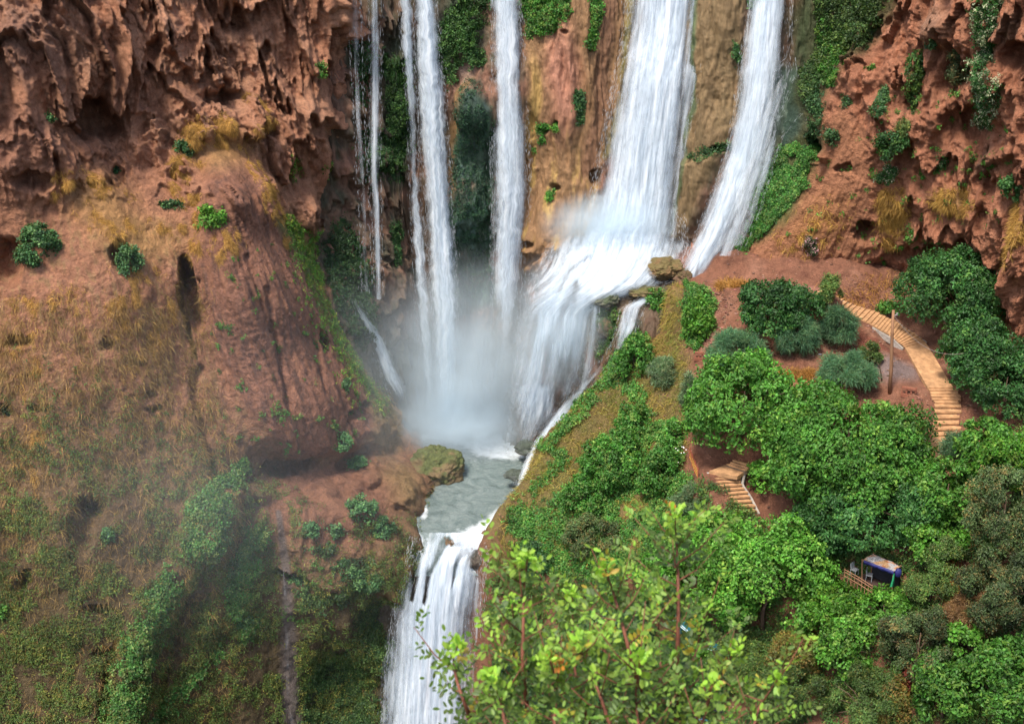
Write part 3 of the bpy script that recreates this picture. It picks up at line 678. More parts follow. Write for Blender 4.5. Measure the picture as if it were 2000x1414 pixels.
# ---------------------------------------------------------------- promontory, terrace and wooded slope
hp = [(1335, 548, 16.6), (1270, 575, 15.6), (1235, 640, 13), (1190, 720, 10), (1130, 790, 7.6), (1060, 850, 5), (1052, 880, 4.0), (1018, 950, 2.4), (975, 1005, 1.4), (952, 1062, 0.4),
 (1400, 545, 17.2), (1500, 550, 17.4), (1700, 545, 17.8), (1590, 572, 17.4), (1650, 603, 16.2), (1740, 650, 14.8), (1790, 670, 14.4), (1720, 590, 17.4), (1780, 620, 16.6), (1850, 650, 15.6),
 (1700, 700, 13.9), (1750, 745, 13.5), (1680, 655, 14.6), (1600, 700, 14.0), (1500, 665, 14.6), (1450, 580, 16.6), (1395, 570, 16.6), (1390, 650, 14.6), (1375, 700, 13.2), (1345, 695, 13.0),
 (1560, 760, 12.8), (1590, 800, 12.0), (1830, 755, 13.5), (1845, 850, 11.8), (1900, 850, 12.2), (1800, 880, 11.2), (1760, 800, 12.2), (1400, 905, 8.8), (1375, 880, 9.0), (1450, 885, 9.4), (1520, 880, 9.8), (1445, 990, 6.4), (1380, 940, 7.6),
 (1480, 930, 9.0), (1300, 650, 12.4), (1330, 600, 14.8), (1310, 800, 9.4), (1250, 750, 9.6), (1200, 850, 6.4), (1260, 900, 6.2), (1310, 950, 6.0), (1150, 900, 4.6), (1100, 950, 3.1), (1100, 1050, 0.6), (1200, 1000, 3.1),
 (1200, 1100, 0.4), (1300, 1050, 3.4), (1050, 1000, 1.8), (1000, 1050, 0.1), (990, 1150, -3.4), (975, 1250, -8), (965, 1414, -14.5), (1100, 1200, -4), (1100, 1414, -11), (1250, 1200, -2.4), (1250, 1414, -8), (1400, 1100, 2.6), (1400, 1250, -1.8),
 (1400, 1414, -5), (1550, 1050, 5.4), (1550, 1200, 2), (1550, 1414, -2.8), (1700, 1120, 5), (1700, 1250, 2.4), (1700, 1414, -1), (1850, 1000, 9.4), (1850, 1100, 7), (1850, 1250, 4), (1850, 1414, 0.5),
 (2000, 700, 15.2), (2000, 850, 13), (2000, 1000, 11.5), (2000, 1200, 7), (2000, 1414, 2), (2200, 800, 17), (2200, 1100, 12), (2200, 1414, 5)]
W = [tuple(PZ(a, b, c)) for a, b, c in hp]
W += [(-5, 99, -3), (-4.5, 93, -16), (-6, 84, -22), (-3, 74, -18), (2, 66, -14), (20, 64, -7), (40, 62, -1), (60, 80, 8), (60, 100, 16), (50, 116, 18), (30, 116, 18), (14, 118, 16), (8.0, 114.5, 8), (1.5, 109, 0), (-2.2, 103, -1.5), (-6, 118, -8), (2, 118, -3), (4.5, 112, 2.0)]
W = np.array(W)
HT = TPS(W[:, :2], W[:, 2], 1e-3)
# crest line beyond which the bank falls to the water
crest = np.array([tuple(PZ(a, b, c)) for a, b, c in hp[:10]])
PATHS = []       # (polyline of world points, half width)
fl1 = [((1583, 575), (1603, 565), 17.45), ((1647, 606), (1660, 594), 16.3), ((1703, 634), (1722, 613), 15.55), ((1744, 657), (1760, 634), 15.0), ((1767, 677), (1807, 667), 14.45)]
rmp = [((1767, 677), (1807, 667), 14.45), ((1812, 757), (1862, 757), 13.6)]
fl2 = [((1812, 757), (1862, 757), 13.6), ((1826, 790), (1872, 790), 13.0), ((1822, 852), (1868, 850), 11.8)]
fl3 = [((1387, 920), (1450, 922), 8.7), ((1402, 946), (1445, 943), 8.0), ((1415, 972), (1462, 968), 7.3), ((1436, 1000), (1478, 1000), 6.5)]
for fl in (fl1, rmp, fl2, fl3):
    PATHS.append((np.array([(PZ(a[0], a[1], z) + PZ(b[0], b[1], z)) / 2 for a, b, z in fl]), 1.6))
foot = [(1345, 560, 16.5), (1385, 570, 16.6), (1400, 605, 15.6), (1392, 650, 14.6), (1370, 690, 13.3)]
FOOT = np.array([tuple(PZ(*q)) for q in foot])
upper = np.array([tuple(PZ(*q)) for q in [(1345, 556, 16.9), (1420, 548, 17.3), (1500, 550, 17.5), (1590, 570, 17.5)]])
def wdist(X, Y, line):
    best = np.full(X.shape, 1e9); z = np.zeros(X.shape)
    for i in range(len(line) - 1):
        a, b = line[i], line[i + 1]
        e = b[:2] - a[:2]; l2 = (e ** 2).sum()
        t = np.clip(((X - a[0]) * e[0] + (Y - a[1]) * e[1]) / l2, 0, 1)
        dd = np.hypot(X - a[0] - t * e[0], Y - a[1] - t * e[1])
        m = dd < best
        best = np.where(m, dd, best); z = np.where(m, a[2] + t * (b[2] - a[2]), z)
    return best, z
def Hraw(X, Y):
    h = HT(X, Y)
    # fall away beyond the crest
    cx = np.interp(Y, crest[::-1, 1], crest[::-1, 0])
    over = np.clip(cx - 0.3 - X, 0, 50) * sm(95, 97.5, Y)
    h = h - over * 2.6
    return np.clip(h, -24, 22)
def Hpath(X, Y, h):
    for line, hw in PATHS + [(upper, 1.2)]:
        dd, z = wdist(X, Y, line)
        h = mix(h, z - 0.17, 1 - sm(hw, hw + 1.6, dd))
    dd, z = wdist(X, Y, FOOT)
    return mix(h, z, 0.8 * (1 - sm(0.5, 1.2, dd)))
nx, ny = 620, 520
X, Y = np.meshgrid(np.linspace(-7, 76, nx), np.linspace(60, 119, ny))
H = Hraw(X, Y)
P0 = np.stack([X, Y, H], -1)
px, py = proj(P0)
wild = (1 - poly(px, py, [(1330, 545), (1500, 540), (1900, 560), (1990, 700), (1900, 880), (1780, 900), (1560, 800), (1340, 720), (1380, 600)], 30))
n1 = fbm(P0 / 3.2, 4, 111); n2 = fbm(P0 / 0.9, 4, 112)
H = H + (0.25 + 0.75 * wild) * 0.7 * n1 + (0.25 + 0.75 * wild) * 0.22 * n2
H = H - 0.5 * poly(px, py, [(1640, 640), (1760, 690), (1800, 760), (1700, 760), (1600, 720)], 20) * 0
H = Hpath(X, Y, H)
P = np.stack([X, Y, H], -1)
steep = poly(px, py, [(960, 1040), (1250, 1060), (1240, 1250), (1000, 1420), (930, 1414)], 20)
N = grid_normals(P); N *= np.sign(N[..., 2:3])
P = P + N * (steep * (0.9 * fbm(P / np.array([1.5, 1.5, 4]), 4, 114, 0.6, True)))[..., None]
_X0, _Y0, _dx, _dy = X[0, 0], Y[0, 0], X[0, 1] - X[0, 0], Y[1, 0] - Y[0, 0]
HG = H
def Hat(x, y):
    i = (np.asarray(y) - _Y0) / _dy; j = (np.asarray(x) - _X0) / _dx
    i = np.clip(i, 0, ny - 1.001); j = np.clip(j, 0, nx - 1.001)
    i0 = np.floor(i).astype(int); j0 = np.floor(j).astype(int); a = i - i0; b = j - j0
    return (HG[i0, j0] * (1 - a) * (1 - b) + HG[i0 + 1, j0] * a * (1 - b) + HG[i0, j0 + 1] * (1 - a) * b + HG[i0 + 1, j0 + 1] * a * b)
def on_ground(px_, py_, h=0.0):       # terrain point whose height + h lies on the sight line
    t = np.linspace(70, 160, 900)
    d_ = ray(px_, py_); q = t[:, None] * d_; z = q[:, 2] + CAMZ
    g = Hat(q[:, 0], q[:, 1]) + h
    k_ = np.argmax(z <= g)
    return Vector((q[k_, 0], q[k_, 1], float(g[k_] - h)))
def tr_col(P, px, py, N):
    n = fbm(P / 3.0, 4, 121); n2 = fbm(P / 0.8, 3, 122)
    rx = px + 14 * fbm(P / 3.0, 3, 123); ry = py + 14 * fbm(P / 3.0, 3, 124)
    c = np.zeros(P.shape) + (0.225, 0.10, 0.06)
    c = mixc(c, (0.31, 0.155, 0.10), sm(0, 0.4, n) * 0.7)
    c = mixc(c, (0.15, 0.06, 0.038), sm(0.05, 0.4, n2) * 0.7)
    c = mixc(c, (0.42, 0.20, 0.15), blob(rx, ry, 1500, 552, 130, 15, 3, .5) * 0.9)
    c = mixc(c, (0.22, 0.17, 0.16), np.clip(blob(rx, ry, 1750, 715, 70, 45, 10, .4), 0, 1) * 0.85)
    c = mixc(c, (0.17, 0.055, 0.035), blob(rx, ry, 1710, 668, 60, 14, 0, .4) * 0.8)
    c = mixc(c, (0.40, 0.22, 0.15), blob(rx, ry, 1790, 560, 60, 34, 0, .2) * 0.6)
    slope = poly(rx, ry, [(1290, 560), (1330, 640), (1350, 760), (1320, 900), (1340, 1010), (1250, 1120), (940, 1120), (960, 990), (1060, 850), (1200, 700)], 20)
    c = mixc(c, (0.16, 0.13, 0.045), slope * 0.8)
    c = mixc(c, (0.11, 0.12, 0.035), slope * sm(-0.05, 0.25, n) * 0.7)
    c = mixc(c, (0.17, 0.085, 0.045), wild * sm(1000, 1200, ry) * 0.5)
    c = mixc(c, (0.34, 0.19, 0.07), stroke(rx, ry, [(1300, 620), (1270, 700)], 40, .2) * 0.7)
    c = mixc(c, (0.32, 0.15, 0.105), stroke(px, py, [q[:2] for q in foot], 11, .4) * 0.8)
    c = mixc(c, (0.40, 0.24, 0.10), np.clip(blob(rx, ry, 1580, 745, 70, 22, 5, .3), 0, 1) * 0.7)
    return c
finish_sheet('terrain', P, px, py, N, tr_col, M_SOIL)

# ---------------------------------------------------------------- floor of the lower gorge, and ground far around
gx, gy = np.meshgrid(np.linspace(-60, 80, 120), np.linspace(30, 140, 100))
gp = np.stack([gx, gy, -27 + 1.5 * fbm(np.stack([gx / 6, gy / 6, gx * 0], -1), 4, 130)], -1)
link('ground', mesh_np('ground', gp, grid_faces(100, 120), np.zeros(gp.shape) + (0.16, 0.09, 0.05)), M_SOIL)['kind'] = 'structure'
# plateau that carries the tops of the cliffs back from their brinks
def plateau(name, pts, h=6):
    m = MB(); m.prism(pts, h); o = m.build(name, plain(name, (0.25, 0.12, 0.07), 0.95, 0.3, 0.3)); o['kind'] = 'structure'
# rock behind the lower fall
nr, nc = 160, 110
py, px = np.meshgrid(np.linspace(1035, 1700, nr), np.linspace(715, 985, nc), indexing='ij')
Yl = np.interp(py, [1035, 1050, 1075, 1110, 1200, 1414, 1700], [98.0, 96.9, 96.1, 96.0, 95.9, 95.2, 94.5]) + 0.6 * ((px - 870) / 100) ** 2 * sm(1080, 1150, py)
P = PY(px, py, Yl); N = grid_normals(P); N *= np.sign(-N[100, 50, 1])
P = P + N * (0.5 * fbm(P / np.array([0.9, 0.9, 4.0]), 4, 131, 0.6, True) + 0.25 * fbm(P / 0.5, 3, 132))[..., None]
P[..., 2] = np.minimum(P[..., 2], -0.12 + 0.25 * fbm(P / 0.8, 3, 134))
def lip_col(P, px, py, N):
    n = fbm(P / 1.5, 3, 133)
    c = np.zeros(P.shape) + (0.10, 0.075, 0.055)
    c = mixc(c, (0.17, 0.105, 0.06), sm(-0.1, 0.3, n))
    return mixc(c, (0.03, 0.045, 0.025), sm(1150, 1300, py) * 0.8)
finish_sheet('lip_rock', P, px, py, N, lip_col, M_WALL)
SHEETS['lip_rock']['o'].name = 'rock_ledge'

# ---------------------------------------------------------------- one surface tree for dropping things onto the rock
_vs, _fs, _n = [], [], 0
for k_, S in SHEETS.items():
    Q = S['P'][::2, ::2]; r_, c_ = Q.shape[:2]
    _vs += Q.reshape(-1, 3).tolist(); _fs += (grid_faces(r_, c_) + _n).tolist(); _n += r_ * c_
BVH = BVHTree.FromPolygons(_vs, _fs)
del _vs, _fs
def hit(px_, py_):
    d_ = Vector(ray(px_, py_)).normalized()
    loc, nrm, _, dist = BVH.ray_cast(Vector((0, 0, CAMZ)), d_, 400)
    if nrm.dot(d_) > 0: nrm = -nrm
    return loc, nrm

# ================================================================ WATER
def water_material():
    m, nt, b = new_mat('pool_water'); L = nt.links.new
    geo = nd(nt, 'ShaderNodeNewGeometry'); fo = nd(nt, 'ShaderNodeAttribute', attribute_name='foam')
    n = nd(nt, 'ShaderNodeTexNoise', inp={'Scale': 0.55, 'Detail': 8.0, 'Roughness': 0.68, 'Distortion': 1.6}); L(geo.outputs['Position'], n.inputs['Vector'])
    nf = nd(nt, 'ShaderNodeTexNoise', inp={'Scale': 3.4, 'Detail': 10.0, 'Roughness': 0.75, 'Distortion': 1.2}); L(geo.outputs['Position'], nf.inputs['Vector'])
    a = nd(nt, 'ShaderNodeMath', operation='MULTIPLY_ADD', inp={1: 0.6}); L(n.outputs['Fac'], a.inputs[0]); L(fo.outputs['Fac'], a.inputs[2])
    a1 = nd(nt, 'ShaderNodeMath', operation='MULTIPLY_ADD', inp={1: 0.7}); L(nf.outputs['Fac'], a1.inputs[0]); L(a.outputs[0], a1.inputs[2])
    mr = nd(nt, 'ShaderNodeMapRange', interpolation_type='SMOOTHSTEP', inp={'From Min': 0.84, 'From Max': 1.5}); L(a1.outputs[0], mr.inputs['Value'])
    cr = ramp(nt, [(0.35, (0.11, 0.15, 0.145)), (0.6, (0.20, 0.245, 0.235))]); L(n.outputs['Fac'], cr.inputs[0])
    mx = nd(nt, 'ShaderNodeMixRGB', inp={2: (0.74, 0.79, 0.82, 1)}); L(mr.outputs[0], mx.inputs['Fac']); L(cr.outputs[0], mx.inputs[1])
    L(mx.outputs[0], b.inputs['Base Color'])
    rg = nd(nt, 'ShaderNodeMapRange', inp={'To Min': 0.10, 'To Max': 0.8}); L(mr.outputs[0], rg.inputs['Value']); L(rg.outputs[0], b.inputs['Roughness'])
    b.inputs['IOR'].default_value = 1.33
    bp = nd(nt, 'ShaderNodeBump', inp={'Strength': 0.8, 'Distance': 0.35}); L(a1.outputs[0], bp.inputs['Height']); L(bp.outputs[0], b.inputs['Normal'])
    return m
nr, nc = 300, 260
y_ = np.linspace(94.6, 121, nr); x_ = np.linspace(-15, 9, nc)
X, Y = np.meshgrid(x_, y_)
q = np.stack([X, Y, X * 0], -1)
px, py = proj(q)
rxx = px + 16 * fbm(q / 1.5, 3, 140); ryy = py + 8 * fbm(q / 1.5, 3, 141)
foam = np.clip(1.0 * blob(rxx, ryy, 865, 828, 120, 34, 0, 0.25) + 0.95 * blob(rxx, ryy, 985, 870, 90, 34, 0, 0.2) + 0.9 * stroke(rxx, ryy, [(1010, 985), (955, 1028), (905, 1052)], 30, 0.0)
               + 0.55 * stroke(rxx, ryy, [(820, 985), (832, 1010)], 14, 0.1) + 0.35 * stroke(rxx, ryy, [(790, 1050), (860, 1055), (960, 1062)], 14, 0.1)
               + 0.3 * stroke(rxx, ryy, [(820, 1060), (815, 1020), (835, 975)], 8, 0.1) + 0.28 * blob(rxx, ryy, 930, 885, 130, 50, 0, 0.1) + 0.45 * stroke(rxx, ryy, [(800, 850), (900, 862), (960, 885), (1020, 892)], 12, 0.0), 0, 1)
hz = 0.10 * fbm(q / 0.9, 4, 142) + 0.14 * foam * fbm(q / 0.6, 3, 143) - 0.5 * sm(96.6, 95.5, Y) * 0
_l = 0.7 * fbm(q / np.array([1.3, 50, 1]), 3, 145)
q[..., 2] = hz * 1.6 - 2.6 * (1 - sm(94.6, 97.0, Y + _l)) ** 2
q[..., 0] = np.maximum(q[..., 0], np.interp(Y, [95, 97, 100, 103, 106, 121], [-7.7, -8.3, -9.0, -10.5, -15, -15]))
wm = mesh_np('water', q, grid_faces(nr, nc), None, uv={'foam': foam * 1.0})
tag(link('water', wm, water_material()), kind='structure')
# river at the foot of the lower fall
X, Y = np.meshgrid(np.linspace(-22, 4, 80), np.linspace(60, 97, 100)); q = np.stack([X, Y, -24.5 + 0.15 * fbm(np.stack([X, Y, X * 0], -1) / 1.2, 3, 5)], -1)
tag(link('river', mesh_np('river', q, grid_faces(100, 80), None, uv={'foam': 0.5 * sm(84, 95, Y)}), bpy.data.materials['pool_water']), kind='structure')

def waterfall(name, rows, label, shells=3, bulge=0.5, mat=None, d=1.0, nu=60, thick=0.35, seed=0, rough=0.25, dfun=None, wob=0.0, taper=None, fwd=0.6, drops=1.0):
    """rows: (py, x left, x right, Y) from top to bottom"""
    mat = mat or M_FALL
    R = np.array(rows, float)
    py0, py1 = R[0, 0], R[-1, 0]
    nv = max(30, int((py1 - py0) / 3.0))
    pyv = np.linspace(py0, py1, nv)
    # smooth through the rows
    def sp(c):
        v = np.interp(pyv, R[:, 0], R[:, c]); k = max(3, int(nv * 0.06)) | 1
        pad = np.pad(v, k // 2, mode='reflect', reflect_type='odd')
        return np.convolve(pad, np.ones(k) / k, 'valid')
    xl, xr, Yc = sp(1), sp(2), sp(3) - fwd
    xl, xr = xl - 0.07 * (xr - xl) - 1, xr + 0.07 * (xr - xl) + 1
    allV, allF, A = [], [], {k: [] for k in 'uveds'}
    n0 = 0
    for s_ in range(shells):
        e = np.linspace(-1, 1, nu)[None, :].repeat(nv, 0)
        t = (e + 1) / 2
        shr = 1 - 0.10 * s_
        px = (xl + xr)[:, None] / 2 + (xr - xl)[:, None] / 2 * e * shr
        py = pyv[:, None].repeat(nu, 1)
        w = (xr - xl)[:, None] * 112 / F / 2
        Yb = Yc[:, None] - bulge * w * np.sqrt(np.clip(1 - e ** 2 * 0.98, 0, 1)) - thick * s_ + thick * (shells - 1) / 2
        P = PY(px, py, Yb)
        P = P + np.stack([0 * px, -rough * fbm(P / np.array([0.6, 0.6, 7.0]) + s_ * 9, 3, seed + s_, 0.5) * 0.9, 0 * px], -1)
        if wob:
            P[..., 0] += wob * fbm(P / np.array([1e6, 1e6, 1.3]) + s_ * 5 + seed, 3, seed)
        uu = (px - px[:, nu // 2:nu // 2 + 1]) * 112 / F + seed * 13.1
        vv = np.cumsum(np.r_[0, np.linalg.norm(np.diff(P[:, nu // 2], axis=0), axis=1)])[:, None].repeat(nu, 1)
        dd = np.full(px.shape, float(d))
        if taper:
            dd = dd * np.interp(py, [a for a, b in taper], [b for a, b in taper])
        if dfun is not None: dd = dfun(px, py, dd)
        allV.append(P.reshape(-1, 3)); allF.append(grid_faces(nv, nu) + n0); n0 += nv * nu
        A['u'].append(uu.ravel()); A['v'].append(vv.ravel()); A['e'].append(e.ravel()); A['d'].append(dd.ravel()); A['s'].append(np.full(nv * nu, s_ + seed * 0.37))
    V = np.concatenate(allV)
    base = V[V[:, 2].argmin()].copy()
    me = mesh_np(name, V - base, np.concatenate(allF), None, uv={k: np.concatenate(v) for k, v in A.items()})
    o = link(name, me, mat, None, tuple(base))
    # torn threads and drops thrown off the sides of the fall
    rg = np.random.default_rng(seed + 900)
    wid = (xr - xl).mean() * 112 / F; hgt = (py1 - py0) * 112 / F
    n = int(min(4500, (6 + 14 * wid) * hgt * drops))
    if n > 20:
        vv = rg.random(n) * (nv - 2); k = vv.astype(int)
        edgy = rg.random(n) < 0.65
        e = np.where(edgy, np.sign(rg.normal(size=n)) * (0.92 - 0.12 * np.abs(rg.normal(size=n)) + 0.22 / max(wid, 0.7) * rg.exponential(0.6, n)), rg.uniform(-1, 1, n))
        X_ = (xl + xr)[k] / 2 + (xr - xl)[k] / 2 * e
        P0_ = PY(X_, pyv[k] + 0 * X_, Yc[k] - 0.25 - 0.3 * rg.random(n))
        k2 = np.minimum(k + 2, nv - 1)
        dr = PY((xl + xr)[k2] / 2 + (xr - xl)[k2] / 2 * e, pyv[k2] + 0 * X_, Yc[k2]) - PY((xl + xr)[k] / 2 + (xr - xl)[k] / 2 * e, pyv[k] + 0 * X_, Yc[k])
        dr = dr / (np.linalg.norm(dr, axis=1, keepdims=True) + 1e-9) + 0.06 * rg.normal(size=(n, 3))
        ln = rg.uniform(0.08, 0.55, n)[:, None]; wd = rg.uniform(0.008, 0.026, n)[:, None]
        sd = np.array([1.0, 0.2, 0])[None]
        Q = np.stack([P0_, P0_ + dr * ln * 0.4 - sd * wd, P0_ + dr * ln, P0_ + dr * ln * 0.4 + sd * wd], 1)
        link('drops', mesh_np('drops', Q - base, np.arange(4 * n).reshape(n, 4), smooth=False), M_DROP, o)['kind'] = 'stuff'
    return tag(o, label, 'waterfall', 'strands of the waterfall')
waterfall('waterfall', [(-80, 676, 702, 116.8), (0, 680, 703, 116.6), (200, 690, 708, 116), (400, 702, 720, 114.6), (570, 708, 726, 113.3)],
          'faintest leftmost thread of falling water on the dark rock', 3, mat=M_RIB, d=0.5, seed=1, nu=24, fwd=2.4)
waterfall('waterfall', [(-80, 719, 744, 117.5), (0, 721, 743, 117.3), (150, 724, 743, 117), (330, 721, 741, 115.5), (400, 728, 744, 115), (585, 733, 747, 113.8)],
          'thin white thread of water falling beside a column of green moss', 2, mat=M_RIB, d=0.7, seed=2, nu=24, fwd=1.6)
waterfall('waterfall', [(588, 688, 700, 111.8), (620, 700, 722, 112.6), (660, 722, 748, 113.6), (700, 738, 765, 114), (740, 750, 782, 114.3), (785, 768, 812, 114.6)],
          'short white stream sliding down the mossy foot of the left cliff', 2, mat=M_FALL, d=0.72, seed=3, nu=30, bulge=0.3, taper=[(588, 0.7), (640, 1.3), (740, 1.3), (785, 0.6)], fwd=2.6)
waterfall('waterfall', [(-80, 776, 803, 118.8), (0, 780, 804, 118.6), (100, 785, 807, 118.4), (200, 795, 814, 118), (300, 798, 817, 117.8), (400, 802, 822, 117.6), (500, 806, 834, 117.2), (600, 812, 842, 117), (700, 818, 850, 116.6), (822, 820, 860, 116.2)],
          'narrow white fall just left of the tall feathery one', 3, d=0.86, seed=4, nu=36, wob=0.5, taper=[(-80, .8), (100, 1), (250, .7), (500, .85), (700, .75), (822, .6)])
waterfall('waterfall', [(-80, 813, 844, 118.8), (0, 814, 851, 118.6), (100, 811, 859, 118.2), (200, 816, 871, 118), (300, 823, 876, 117.6), (400, 834, 880, 117.3), (500, 838, 890, 117), (600, 846, 893, 116.6), (700, 850, 892, 116.2), (838, 846, 900, 115.6)],
          'tall feathery white fall dropping straight into the pool', 4, d=0.92, seed=5, nu=56, wob=0.45, rough=0.35)
waterfall('waterfall', [(-80, 958, 1012, 118.6), (0, 961, 1014, 118.3), (90, 963, 1021, 118), (200, 959, 1026, 117.6), (300, 960, 1033, 117.2), (400, 961, 1033, 117), (500, 961, 1022, 116.8), (600, 962, 1014, 116.4), (700, 958, 1012, 116), (790, 950, 1010, 115.6)],
          'white fall beside the mossy green cone fading into mist', 4, d=0.9, seed=6, nu=64, wob=0.35, rough=0.3, taper=[(-80, 1), (560, 0.95), (650, 0.6), (790, 0.3)])
waterfall('waterfall', [(-80, 1236, 1396, 118.6), (0, 1226, 1390, 118.0), (60, 1222, 1384, 117.6), (150, 1204, 1372, 116.4), (250, 1184, 1360, 115.8), (330, 1168, 1352, 115.4), (400, 1152, 1346, 115.0), (500, 1130, 1326, 114.4), (540, 1120, 1322, 113.9)],
          'broadest white curtain of water fanning down over the ochre rock', 4, d=0.96, seed=7, taper=[(-80, 1), (440, 1), (540, 0.3)], nu=150, bulge=0.18, rough=0.35,
          dfun=lambda x, y, d: d - 0.22 * stroke(x, y, [(1352, -80), (1335, 120), (1322, 300), (1305, 440)], 12, 0.0) - 0.4 * stroke(x, y, [(1376, -80), (1355, 120)], 12, 0.1) - 0.3 * sm(0.0, 0.3, np.interp(y, [-80, 500], [1256, 1180]) - x) * 0 - 0.14 * (1 - sm(0, 34, x - np.interp(y, [-80, 0, 150, 250, 330, 400, 500], [1236, 1226, 1206, 1186, 1172, 1160, 1130]))) * (y < 380))
waterfall('waterfall', [(-80, 1470, 1552, 116), (0, 1468, 1546, 115.6), (100, 1452, 1542, 114.8), (200, 1440, 1528, 114), (300, 1420, 1500, 113.4), (400, 1384, 1470, 112.4), (470, 1356, 1440, 111.9), (545, 1318, 1386, 111.3)],
          'slanting white fall at the right beside the green slope', 4, d=0.98, seed=8, nu=90, bulge=0.25, rough=0.3, dfun=lambda x, y, d: d - 0.34 * sm(0.45, 1.0, (x - np.interp(y, [-80, 0, 100, 200, 300, 400, 545], [1470, 1468, 1452, 1440, 1420, 1384, 1318])) / np.interp(y, [-80, 300, 545], [82, 80, 68])))
waterfall('waterfall', [(112, 1536, 1552, 114.6), (135, 1518, 1556, 114.4), (180, 1500, 1540, 113.8), (240, 1482, 1516, 113.3), (330, 1462, 1494, 112.6), (420, 1428, 1468, 111.8), (500, 1392, 1436, 111.0)],
          'thin outer branch of the slanting fall arching over a mossy knob', 2, mat=M_RIB, d=0.7, seed=9, nu=36, bulge=0.4, fwd=1.2, taper=[(112, 0.1), (170, 0.8), (240, 1.1), (500, 1)])
waterfall('waterfall', [(222, 1536, 1566, 113.6), (238, 1512, 1552, 113.2), (270, 1500, 1526, 112.8), (330, 1484, 1508, 112.2), (420, 1456, 1480, 111.4), (480, 1424, 1456, 110.8)],
          'smallest branch of water curling round the mossy knob to the right', 2, mat=M_RIB, d=0.6, seed=10, nu=30, bulge=0.4, fwd=1.6, taper=[(222, 0.1), (250, 0.8), (300, 1.2), (480, 0.9)])
def veil(x, y, d):
    q_ = np.stack([x / 30, y / 90, 0 * x], -1); x = x + 16 * fbm(q_, 3, 7); y = y + 30 * fbm(q_, 3, 8)
    dark = 0.42 * stroke(x, y, [(1128, 560), (1105, 600), (1075, 680), (1060, 740)], 20, 0.0) + 0.22 * stroke(x, y, [(1150, 500), (1100, 545), (1088, 570)], 9, 0.0) + 0.5 * blob(x, y, 1095, 740, 34, 80, 12, 0.2) + 0.4 * blob(x, y, 1040, 660, 16, 70, 10, .1) + 0.45 * blob(x, y, 1128, 422, 60, 44, 0, 0.0)
    return d - dark - 0.25 * sm(760, 880, y)
waterfall('waterfall', [(400, 1178, 1322, 114.8), (430, 1140, 1330, 114.3), (455, 1102, 1334, 113.9), (490, 1078, 1342, 113.2), (530, 1052, 1335, 111.6), (565, 1036, 1280, 110.2), (590, 1030, 1205, 109.6), (610, 1026, 1162, 109.6), (660, 1016, 1156, 109.4), (720, 1008, 1142, 109.6), (790, 1000, 1106, 109.9), (850, 994, 1072, 110.2), (884, 986, 1050, 110.4)],
          'wide misty cascade sweeping down from the ledge into the pool', 4, d=0.97, seed=11, nu=160, bulge=0.12, rough=0.4, dfun=veil, taper=[(400, 0.0), (425, 0.5), (480, 1), (780, 1), (884, 0.7)])
waterfall('waterfall', [(598, 1158, 1170, 109.0), (640, 1152, 1168, 108.8), (720, 1140, 1160, 108.7), (760, 1128, 1150, 108.9)],
          'narrow spout dropping off the ledge beside the hanging moss', 2, mat=M_RIB, d=0.7, seed=12, nu=20)
waterfall('waterfall', [(572, 1262, 1290, 110.4), (600, 1214, 1258, 109.4), (640, 1206, 1246, 108.4), (680, 1192, 1226, 107.6), (720, 1162, 1196, 107.0)],
          'braided rivulet tumbling between the ledge and the grassy slope', 3, d=0.82, seed=13, nu=44, bulge=0.2, rough=0.3, thick=0.2, fwd=1.3, taper=[(572, .9), (640, 0.95), (690, 0.6), (720, 0.45)])
waterfall('waterfall', [(716, 1160, 1192, 106.9), (760, 1120, 1150, 106.6), (800, 1086, 1136, 107.0), (850, 1052, 1092, 106.8), (900, 1026, 1064, 105.6), (960, 1004, 1034, 102.6)],
          'white channel racing along the foot of the grassy slope', 3, d=0.98, seed=14, nu=44, bulge=0.2, thick=0.2, rough=0.25, fwd=0.9, taper=[(716, 0.4), (760, 0.6), (800, 0.9), (860, 1), (930, 1), (960, .7)])
def lower(x, y, d):
    q_ = np.stack([x / 22, y / 60, 0 * x], -1); x = x + 9 * fbm(q_, 3, 5); y = y + 22 * fbm(q_, 3, 6)
    rocks = stroke(x, y, [(868, 1066), (850, 1095), (838, 1120), (826, 1180)], 17, 0.0, 5) + stroke(x, y, [(905, 1080), (892, 1105), (882, 1150)], 14, 0.0, 5) + 0.9 * blob(x, y, 928, 1098, 24, 34, 20, 0.0) + 0.85 * stroke(x, y, [(812, 1060), (812, 1120), (806, 1170)], 16, 0.0, 6) + 0.8 * blob(x, y, 880, 1062, 34, 12, 0, .0)
    return d - 0.5 * rocks - 0.35 * (1 - sm(1050, 1110, y)) - 0.30 * blob(x, y, 905, 1250, 40, 170, 4, 0.0) - 0.15 * blob(x, y, 840, 1330, 14, 150, 4, .0)
waterfall('waterfall', [(1040, 806, 962, 97.0), (1060, 803, 958, 96.0), (1085, 800, 950, 95.3), (1120, 792, 944, 94.9), (1160, 782, 944, 94.6), (1200, 771, 944, 94.4), (1300, 758, 942, 94.0), (1414, 748, 938, 93.5), (1560, 738, 932, 93.2), (1680, 730, 926, 93.0)],
          'lower fall pouring from the pool lip between two brown cliffs', 4, d=1.0, seed=15, nu=150, bulge=0.12, rough=0.35, dfun=lower)
o = waterfall('waterfall', [(996, 538, 548, 95.3), (1050, 541, 550, 94.4), (1140, 552, 560, 92.2), (1170, 553, 566, 91.6), (1300, 548, 578, 90.2), (1440, 545, 590, 88.4)],
          'thin grey trickle seeping down the bare face of the left cliff', 2, mat=M_RIB, d=0.4, seed=16, nu=24, drops=0.0, fwd=1.2)

